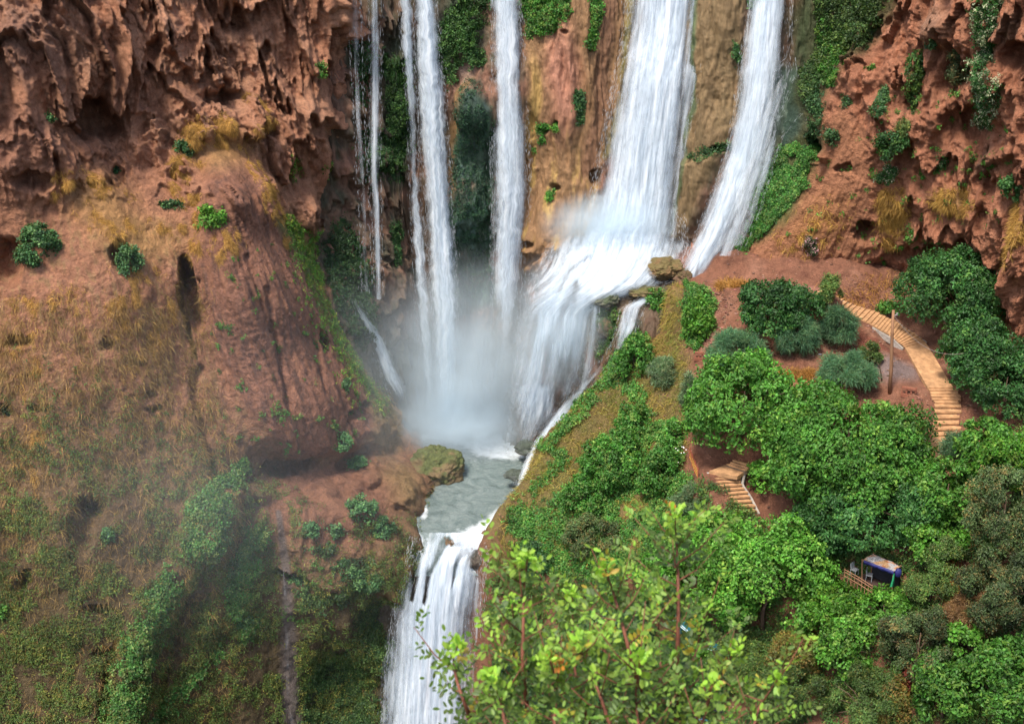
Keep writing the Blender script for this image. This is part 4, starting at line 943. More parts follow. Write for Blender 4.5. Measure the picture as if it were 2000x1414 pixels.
# ---------------------------------------------------------------- boulders
def boulder(cx, cy_, Y, rx, ry, label, base, mossc, seed, flat=0.75, z0=None):
    c = PY(cx, cy_, Y); dep = depth(c)
    sx, sz = rx * dep / F, ry * dep / F
    n = 90
    th = np.linspace(0.02, math.pi - 0.02, n)[:, None]; ph = np.linspace(0, 2 * math.pi, 2 * n)[None]
    D = np.stack([np.sin(th) * np.cos(ph), np.sin(th) * np.sin(ph), np.cos(th) + 0 * ph], -1)
    r = 1 + 0.4 * fbm(D * 1.3 + seed, 3, seed) + 0.35 * (0.5 - cell(D * 1.7 + seed, seed)) + 0.14 * fbm(D * 4 + seed, 4, seed + 1, 0.6, True) + 0.08 * fbm(D * 13, 3, seed + 2)
    P = D * r[..., None] * np.array([sx, max(sx * 0.8, 0.5), sz * 1.0])
    n1 = fbm(D * 3 + seed, 4, seed + 5)
    col = np.zeros(P.shape) + base
    col = mixc(col, mossc, sm(-0.1, 0.25, n1 + 0.35 * D[..., 2]))
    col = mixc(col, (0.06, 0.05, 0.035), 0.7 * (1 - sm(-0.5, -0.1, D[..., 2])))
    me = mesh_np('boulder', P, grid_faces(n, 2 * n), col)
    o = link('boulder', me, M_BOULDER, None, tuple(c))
    return tag(o, label, 'boulder', 'boulders in and beside the water')
boulder(850, 914, 106.5, 54, 38, 'large mossy boulder standing in the grey pool', (0.17, 0.12, 0.06), (0.10, 0.115, 0.04), 1)
boulder(1292, 524, 110.9, 36, 20, 'ochre mossy boulder at the foot of the broad fall', (0.20, 0.12, 0.055), (0.15, 0.115, 0.045), 2)
boulder(1336, 542, 110.2, 20, 16, 'dark brown boulder at the foot of the slanting fall', (0.16, 0.095, 0.06), (0.12, 0.085, 0.04), 3)
boulder(1256, 568, 109.5, 30, 9, 'low flat mossy rock midstream on the ledge', (0.17, 0.12, 0.06), (0.12, 0.11, 0.04), 4)
boulder(1178, 584, 108.9, 26, 13, 'grey green rounded rock on the brink of the ledge', (0.13, 0.13, 0.09), (0.085, 0.105, 0.055), 5)
boulder(1186, 636, 108.9, 20, 26, 'moss hung rock under the brink of the ledge', (0.14, 0.09, 0.04), (0.05, 0.085, 0.02), 6)
boulder(1034, 874, 109.0, 26, 10, 'dark wet rock at the pool edge below the wide cascade', (0.09, 0.10, 0.09), (0.07, 0.085, 0.065), 7)
boulder(1008, 928, 104.0, 20, 8, 'small dark rock awash near the white channel', (0.09, 0.10, 0.09), (0.07, 0.085, 0.065), 8)
boulder(878, 1062, 96.4, 14, 16, 'orange brown rock on the lip of the lower fall', (0.24, 0.13, 0.07), (0.17, 0.11, 0.06), 9)
boulder(948, 1052, 97.0, 16, 14, 'reddish rock at the right end of the lip', (0.24, 0.12, 0.08), (0.15, 0.085, 0.055), 10)
boulder(936, 1092, 95.6, 24, 18, 'dark wet rock parting the right side of the lower fall', (0.10, 0.075, 0.06), (0.08, 0.07, 0.05), 11)
boulder(1342, 560, 109.6, 18, 10, 'smooth pink stone where the footpath meets the stream', (0.36, 0.16, 0.12), (0.30, 0.14, 0.10), 12)
boulder(1308, 566, 110.3, 14, 9, 'small red stone beside the stream on the ledge', (0.30, 0.12, 0.08), (0.24, 0.10, 0.07), 13)

# ================================================================ GREENERY
UP = np.array([0, 0, 1.0])
def unit(v): return v / (np.linalg.norm(v, axis=-1, keepdims=True) + 1e-9)
def randdir(n, rng=RNG): return unit(rng.normal(size=(n, 3)))
def leaves(pos, nrm, size, aspect=0.5, rng=RNG, droop=0.35, col=None):
    n = len(pos)
    t = rng.normal(size=(n, 3)); t = t - (t * nrm).sum(-1, keepdims=True) * nrm
    t = unit(unit(t) - UP * droop); b = unit(np.cross(nrm, t))
    size = np.asarray(size).reshape(-1, 1) * np.ones((n, 1))
    a = pos - t * size * 0.5; c = pos + t * size * 0.5 - UP * size * 0.06
    w = b * size * aspect * 0.5; up = nrm * size * 0.09
    V = np.stack([a, pos + w + up, c, pos - w + up], 1)
    Fc = np.arange(n * 4).reshape(n, 4)
    C = None if col is None else np.repeat(col[:, None, :], 4, 1)
    return V.reshape(-1, 3), Fc, None if C is None else C.reshape(-1, 3)
def blades(pos, dirv, length, width, rng=RNG, col=None, sag=0.3):
    n = len(pos)
    length = np.asarray(length).reshape(-1, 1) * np.ones((n, 1)); width = np.asarray(width).reshape(-1, 1) * np.ones((n, 1))
    s = unit(np.cross(dirv, rng.normal(size=(n, 3))))
    mid = pos + dirv * length * 0.55; tip = pos + dirv * length - UP * length * sag
    V = np.stack([pos - s * width / 2, pos + s * width / 2, mid + s * width * 0.4, tip], 1)
    V2 = mid - s * width * 0.4
    V = np.stack([V[:, 0], V[:, 1], V[:, 2], V2, V[:, 3]], 1)
    i = np.arange(n)[:, None] * 5
    Fc = np.concatenate([i + np.array([0, 1, 2, 3]), i + np.array([3, 2, 4, 4])], 0)
    return V.reshape(-1, 3), Fc, None if col is None else np.repeat(col[:, None, :], 5, 1).reshape(-1, 3)
def blade_mesh(name, V, Fc, C):
    # quads plus tip triangles
    q = Fc[:len(Fc) // 2]; t = Fc[len(Fc) // 2:, :3]
    T = np.concatenate([q[:, [0, 1, 2]], q[:, [0, 2, 3]], t], 0)
    return mesh_np(name, V, T, C, smooth=False)
def shade(base, n, rng, var=0.22, hue=0.12, acc=None, accp=0.0):
    c = np.array(base, float)[None] * (1 + var * rng.normal(size=(n, 1)))
    c = c * (1 + hue * rng.normal(size=(n, 3)))
    if acc is not None:
        m = rng.random(n) < accp
        c[m] = np.array(acc) * (1 + var * rng.normal(size=(m.sum(), 1)))
    return np.clip(c, 0.004, 0.9)

KINDS_ = dict(   # leaf length, aspect, colour, second colour, share, per twig, spread, blade?
    fig=(0.27, 0.62, (0.070, 0.195, 0.026), (0.14, 0.26, 0.036), 0.14, 9, 0.26, False),
    figdark=(0.25, 0.6, (0.038, 0.115, 0.026), (0.08, 0.17, 0.034), 0.12, 9, 0.26, False),
    vine=(0.23, 0.75, (0.10, 0.27, 0.030), (0.19, 0.34, 0.05), 0.16, 8, 0.24, False),
    lime=(0.22, 0.6, (0.085, 0.24, 0.02), (0.16, 0.28, 0.03), 0.2, 8, 0.22, False),
    olive=(0.19, 0.42, (0.085, 0.13, 0.045), (0.19, 0.15, 0.05), 0.2, 16, 0.24, False),
    olivegreen=(0.17, 0.45, (0.085, 0.15, 0.035), (0.18, 0.20, 0.045), 0.15, 10, 0.22, False),
    yellow=(0.18, 0.5, (0.14, 0.15, 0.03), (0.24, 0.15, 0.035), 0.35, 9, 0.24, False),
    ivy=(0.19, 0.8, (0.064, 0.19, 0.028), (0.15, 0.24, 0.045), 0.15, 8, 0.2, False),
    ivydark=(0.18, 0.8, (0.028, 0.072, 0.023), (0.06, 0.12, 0.035), 0.2, 8, 0.2, False),
    tamarisk=(0.40, 0.05, (0.085, 0.19, 0.09), (0.14, 0.23, 0.10), 0.25, 14, 0.30, True),
    greybush=(0.26, 0.10, (0.13, 0.21, 0.10), (0.22, 0.25, 0.12), 0.2, 14, 0.22, True),
    drybush=(0.30, 0.06, (0.26, 0.14, 0.06), (0.34, 0.21, 0.09), 0.3, 14, 0.25, True),
    red=(0.16, 0.5, (0.20, 0.03, 0.02), (0.26, 0.06, 0.03), 0.4, 9, 0.2, False),
    rose=(0.16, 0.5, (0.05, 0.085, 0.03), (0.55, 0.33, 0.33), 0.22, 6, 0.18, False),
    jasmine=(0.15, 0.7, (0.045, 0.13, 0.03), (0.40, 0.42, 0.26), 0.16, 8, 0.16, False),
)
def crown_points(R, n, rng, lobes=None, flat=0.25, small=1.0):
    """twig positions and outward directions on a lumpy crown with half-axes R"""
    R = np.array(R, float)
    nl = lobes or int(np.clip(14 + R.max() * 10, 14, 90))
    d = randdir(nl * 3, rng); d = d[d[:, 2] > -flat - 0.15][:nl]
    nl = len(d)
    fr = rng.uniform(0.55, 0.84, (nl, 1))
    cen = d * fr; rad = rng.uniform(0.15, 0.38, nl) * small
    fr = np.where(rng.random((nl, 1)) < 0.18, fr * 1.3, fr)
    if small < 1: fr = fr * rng.uniform(0.7, 1.35, (nl, 1))
    which = rng.choice(nl, n, p=rad ** 2 / (rad ** 2).sum())
    dd = randdir(n, rng); dd = unit(dd + d[which] * 0.75 + UP * 0.25)
    q = cen[which] + dd * (rad[which] * rng.uniform(0.75, 1.05, n))[:, None]
    q = q * (1 + 0.30 * fbm(q * 2.2 + rng.uniform(0, 50), 3, 3))[:, None]
    inner = rng.random(n) < 0.10
    q[inner] *= rng.uniform(0.35, 0.9, (inner.sum(), 1))
    ok = q[:, 2] > -flat - 0.12 * rng.random(n)
    q, dd, which = q[ok], dd[ok], which[ok]
    return q * R, dd, which, nl
def foliage(R, kind, rng, dens=1.0, flat=0.35, tint=1.0):
    L_, asp, c1, c2, sh, per, spread, bl = KINDS_[kind]
    area = 4 * math.pi * ((R[0] * R[1]) ** 1.6 / 3 + (R[0] * R[2]) ** 1.6 * 2 / 3) ** (1 / 1.6)
    leafarea = L_ * L_ * asp * 0.5 * (1.0 if not bl else 1.5)
    nt_ = int(area * 2.3 * dens / (leafarea * per)); nt_ = int(np.clip(nt_, 12, 7500))
    tp, td, which, nl = crown_points(R, nt_, rng, flat=flat, small=0.72 if bl or kind[:5] == 'olive' else 1.0)
    nt_ = len(tp)
    lobc = 1 + 0.20 * rng.normal(size=nl)
    tw = np.repeat(np.arange(nt_), per)
    n = len(tw)
    off = rng.normal(size=(n, 3)) * spread * 0.55
    pos = tp[tw] + off
    col = shade(np.array(c1) * tint, n, rng, 0.16, 0.08, np.array(c2) * tint, 0)
    twc = (1 + 0.16 * rng.normal(size=nt_)) ; acc = rng.random(nt_) < sh
    col[acc[tw]] = (np.array(c2) * tint) * (1 + 0.15 * rng.normal(size=(acc[tw].sum(), 1)))
    col = np.clip(col * (twc[tw] * np.clip(lobc[which[tw]], .6, 1.5))[:, None], 0.005, 0.8)
    if bl:
        dv = unit(td[tw] + 0.55 * rng.normal(size=(n, 3)) + UP * 0.25)
        V, Fc, C = blades(pos, dv, L_ * rng.uniform(0.6, 1.3, n), L_ * asp * 1.6, rng, col, 0.35)
        return V, Fc, C, True
    nr_ = unit(td[tw] * 0.9 + UP * 0.55 + 0.65 * rng.normal(size=(n, 3)))
    V, Fc, C = leaves(pos, nr_, L_ * rng.uniform(0.65, 1.25, n), asp, rng, 0.35, col)
    return V, Fc, C, False
def plant(name, base, centre, R, kind, label, cat, group, seed, dens=1.0, trunk=0.0, flat=0.35, tint=1.0, lean=None):
    """an Empty at the base that parents crown and trunk; centre is the middle of the crown"""
    rng = np.random.default_rng(seed)
    base = np.array(base, float); centre = np.array(centre, float)
    root = empty(name, base, label, cat, group)
    V, Fc, C, bl = foliage(R, kind, rng, dens, flat, tint)
    V = V + (centre - base)
    me = blade_mesh('crown', V, Fc, C) if bl else mesh_np('crown', V, Fc, C, smooth=False)
    link('crown', me, M_LEAF, root)
    if trunk > 0:
        mb = MB(); c = centre - base
        top = c + np.array([0, 0, 0.35 * R[2]])
        w = rng.normal(size=3) * 0.08 * R[0]; w[2] = 0
        mb.tube([(0, 0, -0.4), tuple(c * 0.35 + w), tuple(c * 0.75 - w * 0.6), tuple(top)], [trunk * 1.25, trunk, trunk * 0.75, trunk * 0.25], 8)
        for i in range(int(6 + R[0] * 1.5)):
            a = rng.uniform(0, 2 * math.pi); f = rng.uniform(0.35, 0.85)
            s0 = c * f + (w if f < .5 else -w * 0.3)
            e = c + np.array([math.cos(a) * R[0] * 0.8, math.sin(a) * R[1] * 0.8, rng.uniform(-0.15, 0.65) * R[2]])
            m_ = s0 * 0.45 + e * 0.55 + np.array([0, 0, 0.12 * R[2]])
            mb.tube([tuple(s0), tuple(m_), tuple(e)], [trunk * 0.5, trunk * 0.3, trunk * 0.08], 5)
        mb.build('trunk' if trunk > 0.05 else 'stem', M_BARK, root, True)
    return root
_seed = [100]
def tree(kind, cx, cy_, rx, ry, label, name='tree', cat='tree', group='trees on the wooded slope', dens=1.0, up=0.85, flat=0.45, tint=1.0, trunk=None, deep=0.9):
    """crown seen at (cx, cy) with half-sizes rx, ry in sight-line pixels, standing on the terrain"""
    _seed[0] += 1
    g0 = on_ground(cx, cy_, 2.0); dep = float(depth(np.array(g0)))
    Rx = rx * dep / F * 1.12; Rz = ry * dep / F / 0.97 * 1.12
    h = Rz * up + 0.15
    g = on_ground(cx, cy_, h)
    return plant(name, g, (g[0], g[1], g[2] + h), (Rx, Rx * deep, Rz), kind, label, cat, group, _seed[0], dens, trunk if trunk is not None else 0.035 + 0.03 * Rx, flat, tint)
def clump(kind, cx, cy_, rx, ry, label, name='shrub', cat='shrub', group='shrubs clinging to the cliffs', dens=1.1, out=0.25, flat=0.9, tint=1.0, thick=0.8, trunk=0.03):
    """a shrub rooted where the sight line meets the rock"""
    _seed[0] += 1
    p, nrm = hit(cx, cy_); dep = float(depth(np.array(p)))
    Rx, Rz = rx * dep / F, ry * dep / F
    T = min(Rx, Rz) * thick
    c = p + Vector((nrm[0], nrm[1], max(nrm[2], 0))) * T * out
    return plant(name, p - nrm * 0.15, c, (Rx, T, Rz), kind, label, cat, group, _seed[0], dens, trunk, flat, tint)

def scatter(sheet, maskf, n, seed):
    S = SHEETS[sheet]; P = S['P']; rng = np.random.default_rng(seed)
    a = np.linalg.norm(np.cross(P[1:, :-1] - P[:-1, :-1], P[:-1, 1:] - P[:-1, :-1]), axis=-1)
    px, py = S['px'][:-1, :-1], S['py'][:-1, :-1]
    Nn = S['N'][:-1, :-1]
    V = P[:-1, :-1] - np.array([0, 0, CAMZ]); face = -(unit(V) * Nn).sum(-1)
    sgn = np.sign(np.median(face)) or 1
    w = a * np.clip(maskf(px, py, P[:-1, :-1]), 0, 1) * (px > -40) * (px < (2500 if sheet == 'terrain' else 2040)) * (py > -60) * (py < 1470)
    tot = w.sum(); w = (w / tot).ravel()
    idx = rng.choice(w.size, n, p=w)
    i, j = np.unravel_index(idx, a.shape)
    u, v = rng.random((2, n, 1))
    pos = P[i, j] * (1 - u) * (1 - v) + P[i + 1, j] * u * (1 - v) + P[i, j + 1] * (1 - u) * v + P[i + 1, j + 1] * u * v
    return pos, Nn[i, j] * sgn, rng, px[i, j], py[i, j], tot
def cover(sheet, name, maskf, n, kind, seed, label=None, puff=0.35, tint=1.0, size=1.0, cat=None):
    """creeper or moss growing on a rock face, as clusters of leaves"""
    L_, asp, c1, c2, sh, per, spread, bl = KINDS_[kind]
    n = int(n / per)
    pos, nr_, rng, _, _, tot = scatter(sheet, maskf, n, seed)
    lump = fbm(pos / 0.8, 3, seed) ; big = fbm(pos / 2.2, 2, seed + 1)
    keep = big + 0.5 * lump > -0.32
    pos, nr_, lump, big = pos[keep], nr_[keep], lump[keep], big[keep]; n = len(pos)
    pos = pos + nr_ * (puff * np.clip(0.45 + 1.6 * lump + big, 0.02, 2.0))[:, None]
    tw = np.repeat(np.arange(n), per); N2 = len(tw)
    p2 = pos[tw] + rng.normal(size=(N2, 3)) * spread * 0.6 * size
    col = shade(np.array(c1) * tint, N2, rng, 0.18, 0.08)
    acc = rng.random(n) < sh * (1 + 2 * (lump > 0.15))
    col[acc[tw]] = np.array(c2) * tint * (1 + 0.15 * rng.normal(size=(acc[tw].sum(), 1)))
    col = np.clip(col * np.clip(1 + 0.2 * rng.normal(size=n) + 0.9 * fbm(pos / 1.6, 2, seed + 3), 0.45, 1.8)[tw][:, None], 0.004, 0.8)
    if bl:
        dv = unit(nr_[tw] * 0.7 + 0.5 * rng.normal(size=(N2, 3)))
        V, Fc, C = blades(p2, dv, L_ * size * rng.uniform(0.6, 1.3, N2), L_ * asp * 1.5 * size, rng, col, 0.5)
        me = blade_mesh(name, V, Fc, C)
    else:
        nn = unit(nr_[tw] + UP * 0.5 + 0.6 * rng.normal(size=(N2, 3)))
        V, Fc, C = leaves(p2, nn, L_ * size * rng.uniform(0.6, 1.25, N2), asp, rng, 0.5, col)
        me = mesh_np(name, V, Fc, C, smooth=False)
    o = link(name, me, M_LEAF)
    if cat: return tag(o, label, cat, 'creepers hanging on the cliffs')
    return tag(o, label, kind='stuff')
def grass(sheet, name, maskf, n, seed, c1, c2, length=0.6, width=0.035, hang=0.6, label=None, clus=3.0, lift=0.5):
    pos, nr_, rng, px, py, tot = scatter(sheet, maskf, int(n), seed)
    tuft = fbm(pos / 0.9, 3, seed + 2); keep = tuft + 0.7 * rng.random(len(pos)) > 0.08
    pos, nr_, tuft, px, py = pos[keep], nr_[keep], tuft[keep], px[keep], py[keep]; n = len(pos)
    low = np.clip(0.5 + 0.9 * fbm(pos / 3.0, 3, seed + 4) + 0.25 * rng.normal(size=n), 0, 1)
    col = mix(np.array(c1)[None], np.array(c2)[None], low[:, None]) * np.clip(1 + 0.25 * rng.normal(size=(n, 1)) + 0.5 * tuft[:, None], 0.4, 1.9)
    flow = np.stack([fbm(pos / 2.5, 2, seed + 5), 0 * tuft, 0 * tuft], -1)
    dv = unit(nr_ * lift + UP * (-hang) + 0.6 * rng.normal(size=(n, 3)) + 0.8 * flow)
    V, Fc, C = blades(pos, dv, length * rng.uniform(0.4, 1.4, n) * np.clip(1 + tuft, .5, 1.6), width, rng, np.clip(col, .004, .9), 0.25)
    return tag(link(name, blade_mesh(name, V, Fc, C), M_GRASS), label, kind='stuff')

# ---------------------------------------------------------------- dry grass and ground cover on the left cliff
def nz(P, s, sd): return fbm(P / s, 3, sd)
def gold_mask(px, py, P):
    n = nz(P, 2.2, 201); rx = px + 30 * n; ry = py + 30 * nz(P, 2.5, 202)
    m = np.clip(stroke(rx, ry, [(455, 260), (380, 270), (360, 340), (370, 400)], 42, .2) + 0.9 * stroke(rx, ry, [(400, 285), (470, 300), (500, 350), (530, 420), (545, 480)], 22, .2) + stroke(rx, ry, [(480, 190), (520, 240)], 18, .3)
                + 0.9 * stroke(rx, ry, [(150, 370), (230, 420), (340, 460), (420, 470)], 52, .3) + 0.7 * blob(rx, ry, 280, 640, 70, 110, 20, .2) + 0.65 * blob(rx, ry, 250, 560, 60, 80, 0, .2) + 0.6 * blob(rx, ry, 60, 590, 70, 30, 0, .2) + 0.5 * blob(rx, ry, 140, 610, 50, 90, 0, .1)
                + 0.35 * stroke(rx, ry, [(60, 650), (75, 800), (60, 950)], 30, 0) + 0.6 * blob(rx, ry, 35, 690, 30, 14) + 0.4 * blob(rx, ry, 330, 560, 40, 90), 0, 1)
    st_ = fbm(P / np.array([0.7, 0.7, 3.5]), 3, 209)
    return m * sm(-0.1, 0.2, n) * sm(-0.12, 0.2, st_)
grass('left_cliff', 'dry_grass', gold_mask, 110000, 211, (0.60, 0.35, 0.10), (0.36, 0.21, 0.07), 0.33, 0.02, 0.7, lift=0.2)
def thin_mask(px, py, P):
    n = nz(P, np.array([1.2, 1.2, 5.0]), 203)
    reg = sm(540, 640, py + 0.05 * px) * (1 - poly(px, py, [(420, 480), (560, 450), (720, 780), (840, 900), (800, 1120), (720, 1300), (560, 1500), (480, 1500), (470, 900), (400, 700)], 20))
    return reg * (0.25 + 0.75 * sm(-0.1, 0.15, n)) * mix(1.0, 0.35, sm(950, 1300, py)) * (1 - 0.8 * blob(px, py, 170, 1020, 60, 80, 0, .5))
grass('left_cliff', 'dry_grass', thin_mask, 90000, 212, (0.42, 0.25, 0.09), (0.20, 0.15, 0.06), 0.5, 0.024, 0.8)
def olive_mask(px, py, P):
    n = nz(P, 1.6, 205); reg = sm(700, 1150, py - 0.25 * px + 60)
    bare = poly(px, py, [(420, 480), (560, 450), (720, 780), (840, 900), (830, 1010), (640, 1010), (480, 900), (400, 700)], 20)
    bare2 = blob(px, py, 640, 1060, 110, 90, 0, .4) * .7 + blob(px, py, 670, 1200, 60, 60, 0, .5) * .8 + stroke(px, py, [(545, 990), (560, 1140), (566, 1420)], 26, .3)
    return np.clip(reg * 1.1 * sm(-0.2, 0.12, n) * (1 - bare) * (1 - np.clip(bare2, 0, 1)) * (1 - 0.9 * blob(px, py, 170, 1020, 60, 80, 0, .5)), 0, 1)
cover('left_cliff', 'undergrowth', olive_mask, 260000, 'olivegreen', 213, puff=0.3, tint=(1.05, 0.9, 0.9), size=0.95)
def teal_mask(px, py, P):
    rx = px + 24 * nz(P, 2.0, 206); ry = py + 24 * nz(P, 2.0, 207)
    m = stroke(rx, ry, [(450, 940), (400, 970)], 24, .2) + stroke(rx, ry, [(400, 1000), (400, 1050)], 44, .3) + 0.6 * stroke(rx, ry, [(330, 1130), (265, 1250), (235, 1400)], 34, .2)
    m = m + blob(rx, ry, 465, 915, 22, 26, 0, .3) + 0.8 * stroke(rx, ry, [(500, 1040), (460, 1130), (475, 1220)], 34, .2) + stroke(rx, ry, [(420, 1270), (300, 1400)], 20, 0) * .5
    return np.clip(m, 0, 1) * sm(-0.3, 0.05, nz(P, 1.4, 208))
cover('left_cliff', 'undergrowth', teal_mask, 60000, 'ivy', 214, puff=0.5, tint=(1.05, 0.88, 1.25), size=0.9)
def low_mask(px, py, P):
    rx = px + 24 * nz(P, 2.0, 216); ry = py + 24 * nz(P, 2.0, 217)
    m = blob(rx, ry, 660, 1370, 90, 110, 0, .6) + blob(rx, ry, 740, 1240, 60, 70, 0, .4) + 0.8 * stroke(rx, ry, [(600, 1155), (660, 1160), (720, 1120)], 24, .2) + 0.7 * blob(rx, ry, 630, 1060, 50, 26, 0, .2) + 0.5 * blob(rx, ry, 690, 1100, 60, 40)
    return np.clip(m, 0, 1) * sm(-0.25, 0.05, nz(P, 1.1, 218))
cover('left_cliff', 'undergrowth', low_mask, 90000, 'ivydark', 215, puff=0.4, tint=(1.5, 1.25, 1.2), size=0.85)
def ridge_mask(px, py, P):
    rx = px + 14 * nz(P, 1.5, 226); ry = py + 14 * nz(P, 1.5, 227)
    m = stroke(rx, ry, [(555, 430), (605, 510), (640, 590), (655, 650)], 20, .2) + 0.45 * stroke(rx, ry, [(660, 670), (700, 730), (735, 790)], 26, .1) + 0.3 * stroke(rx, ry, [(570, 470), (620, 640), (690, 760)], 44, 0) + 0.6 * blob(rx, ry, 640, 330, 20, 40) + 0.4 * blob(rx, ry, 570, 330, 24, 40)
    return np.clip(m, 0, 1) * sm(-0.25, 0.1, nz(P, 1.0, 228))
cover('left_cliff', 'moss', ridge_mask, 60000, 'ivy', 219, puff=0.22, tint=(1.7, 1.25, 1.0), size=0.7)
def spots_mask(px, py, P):
    n = nz(P, 0.9, 229)
    return sm(0.22, 0.3, n) * (0.5 * poly(px, py, [(430, 480), (560, 450), (740, 800), (600, 900), (470, 800)], 20) + blob(px, py, 430, 660, 40, 120) * .8 + 0.6 * blob(px, py, 470, 780, 60, 120) + .5 * blob(px, py, 620, 1130, 110, 150))
cover('left_cliff', 'weeds', spots_mask, 7000, 'ivy', 220, puff=0.15, tint=(1.1, 0.9, 1.1), size=0.7)

# ---------------------------------------------------------------- green on the back wall
def creeper(sheet, kind, shapes, n, label, seed, puff=0.4, tint=1.0, name='creeper', size=0.85):
    def mk(px, py, P):
        rx = px + 10 * nz(P, 1.2, seed) ; ry = py + 12 * nz(P, 1.2, seed + 1)
        m = 0
        for s_ in shapes:
            m = m + (blob(rx, ry, *s_[1:]) if s_[0] == 'b' else stroke(rx, ry, s_[1], s_[2], 0.45) if s_[0] == 's' else poly(rx, ry, s_[1], 8))
        return np.clip(m, 0, 1) ** 1.2
    return cover(sheet, name, mk, n, kind, seed, label, puff, tint, size, cat='creeper')
creeper('back_cliff', 'ivydark', [('p', [(735, 100), (800, 110), (800, 290), (765, 330), (735, 335)])], 26000, 'broad curtain of creeper between the two leftmost falls', 301, 0.5, (1.3, 1.25, 1.0))
creeper('back_cliff', 'ivydark', [('b', 900, 70, 50, 90, 20, .5), ('b', 880, 120, 30, 60, 0, .4), ('b', 935, 120, 26, 30, 0, .3), ('b', 950, -20, 60, 50, 0, .5)], 26000, 'dark creeper on the rock to the left of the cone', 302, 0.5, (1.3, 1.3, 1.0))
creeper('back_cliff', 'ivydark', [('p', [(925, 155), (955, 200), (960, 420), (965, 560), (885, 590), (880, 430), (888, 300)])], 26000, 'dark wet moss clothing the cone between two falls', 321, 0.14, (0.9, 0.95, 1.6), size=0.6)
creeper('back_cliff', 'ivy', [('p', [(1030, -60), (1118, -60), (1112, 30), (1080, 66), (1040, 72), (1034, 20)])], 18000, 'bushy green creeper at the top of the ochre rock', 303, 0.6, 1.0)
creeper('back_cliff', 'ivy', [('s', [(1158, -60), (1160, 30), (1150, 80)], 13)], 5000, 'slim strip of creeper left of the broad fall', 304, 0.3, 1.1)
creeper('back_cliff', 'ivydark', [('s', [(1126, 180), (1130, 235)], 10)], 2600, 'short green tuft strip halfway down the ochre rock', 305, 0.3, 1.8)
creeper('back_cliff', 'ivydark', [('b', 705, 300, 40, 80, 0, .1), ('b', 690, 120, 30, 120, 0, .1), ('s', [(752, 430), (752, 510)], 14), ('b', 765, 340, 20, 16)], 16000, 'patchy creeper in the dark recess behind the thin threads', 306, 0.3, 1.2)
creeper('back_cliff', 'ivydark', [('p', [(655, 420), (690, 520), (705, 640), (680, 680), (640, 600), (620, 480)])], 24000, 'dark undergrowth filling the cleft beside the green ridge', 307, 0.45, 0.9)
creeper('back_cliff', 'ivydark', [('s', [(1434, 80), (1436, 130)], 7), ('s', [(1455, -60), (1462, 10)], 8)], 2400, 'small creeper strip between the two right falls', 308, 0.3, 2.0)
creeper('back_cliff', 'ivydark', [('s', [(1372, 300), (1405, 286), (1424, 284)], 12)], 2600, 'green tuft under the rock arch between the right falls', 309, 0.3, 1.3)
creeper('back_cliff', 'ivy', [('b', 1066, 244, 18, 12), ('b', 1064, 264, 8, 12), ('b', 1088, 244, 8, 8), ('b', 1080, 380, 10, 16), ('b', 1052, 290, 6, 6)], 3400, 'little green tufts in the holes of the ochre rock', 310, 0.25, 1.1)
creeper('back_cliff', 'ivydark', [('p', [(1166, 600), (1205, 606), (1200, 650), (1180, 690), (1168, 650)])], 9000, 'hanging moss below the ledge between spout and rivulet', 311, 0.4, (1.7, 1.5, 1.0))
creeper('right_cliff', 'ivydark', [('p', [(1560, -60), (1740, -60), (1720, 40), (1690, 90), (1640, 120), (1600, 170), (1580, 200), (1560, 120)])], 60000, 'mass of green and olive creeper draping the dark corner right of the falls', 312, 0.6, (1.6, 1.25, 1.0))
creeper('right_cliff', 'ivydark', [('s', [(1556, 70), (1590, 150), (1600, 240)], 20), ('b', 1585, 270, 20, 24)], 9000, 'dark creeper behind the outer branches of the slanting fall', 320, 0.4, 1.1)
creeper('right_cliff', 'ivy', [('s', [(1590, 30), (1640, 100), (1625, 150)], 26)], 16000, 'brighter creeper spilling down beside the red boulder cliff', 313, 0.5, 0.95)
creeper('right_cliff', 'ivy', [('p', [(1560, 280), (1588, 300), (1575, 360), (1520, 420), (1465, 480), (1440, 540), (1365, 545), (1400, 510), (1450, 440), (1470, 350), (1500, 300)])], 80000, 'green slope of creeper at the right edge of the falls', 314, 0.5, (1.0, 1.0, 1.2))
creeper('right_cliff', 'jasmine', [('s', [(1955, -40), (1930, 60), (1925, 130), (1940, 180), (1930, 240)], 20)], 30000, 'long hanging garland of creeper with pale flowers', 315, 0.9, 1.0)
creeper('right_cliff', 'ivydark', [('s', [(1800, 110), (1790, 170), (1784, 205)], 12)], 7000, 'narrow trailing creeper below the round cliff shrub', 316, 0.45, (2.0, 1.7, 1.2))
creeper('right_cliff', 'ivydark', [('s', [(1730, 175), (1722, 215)], 9)], 2200, 'tiny trailing creeper in a crack of the red rock', 317, 0.3, 1.8)
def rw_mask(px, py, P):
    rx = px + 20 * nz(P, 1.4, 236); ry = py + 20 * nz(P, 1.4, 237)
    return np.clip(blob(rx, ry, 1740, 420, 40, 80, 0, .2) + blob(rx, ry, 1860, 390, 60, 34, 0, .2) + blob(rx, ry, 1990, 440, 24, 60) + 0.25 * blob(rx, ry, 1580, 450, 120, 60, -30), 0, 1) * sm(-0.05, 0.15, nz(P, .9, 238))
grass('right_cliff', 'dry_grass', rw_mask, 14000, 240, (0.50, 0.31, 0.08), (0.34, 0.19, 0.06), 0.5, 0.035, 0.6)
def rs_mask(px, py, P): return sm(0.25, 0.34, nz(P, 0.8, 239)) * poly(px, py, [(1480, 540), (1600, 300), (1760, 160), (1980, 200), (1980, 420), (1700, 540)], 20)
cover('right_cliff', 'weeds', rs_mask, 5000, 'ivy', 241, puff=0.15, size=0.8)

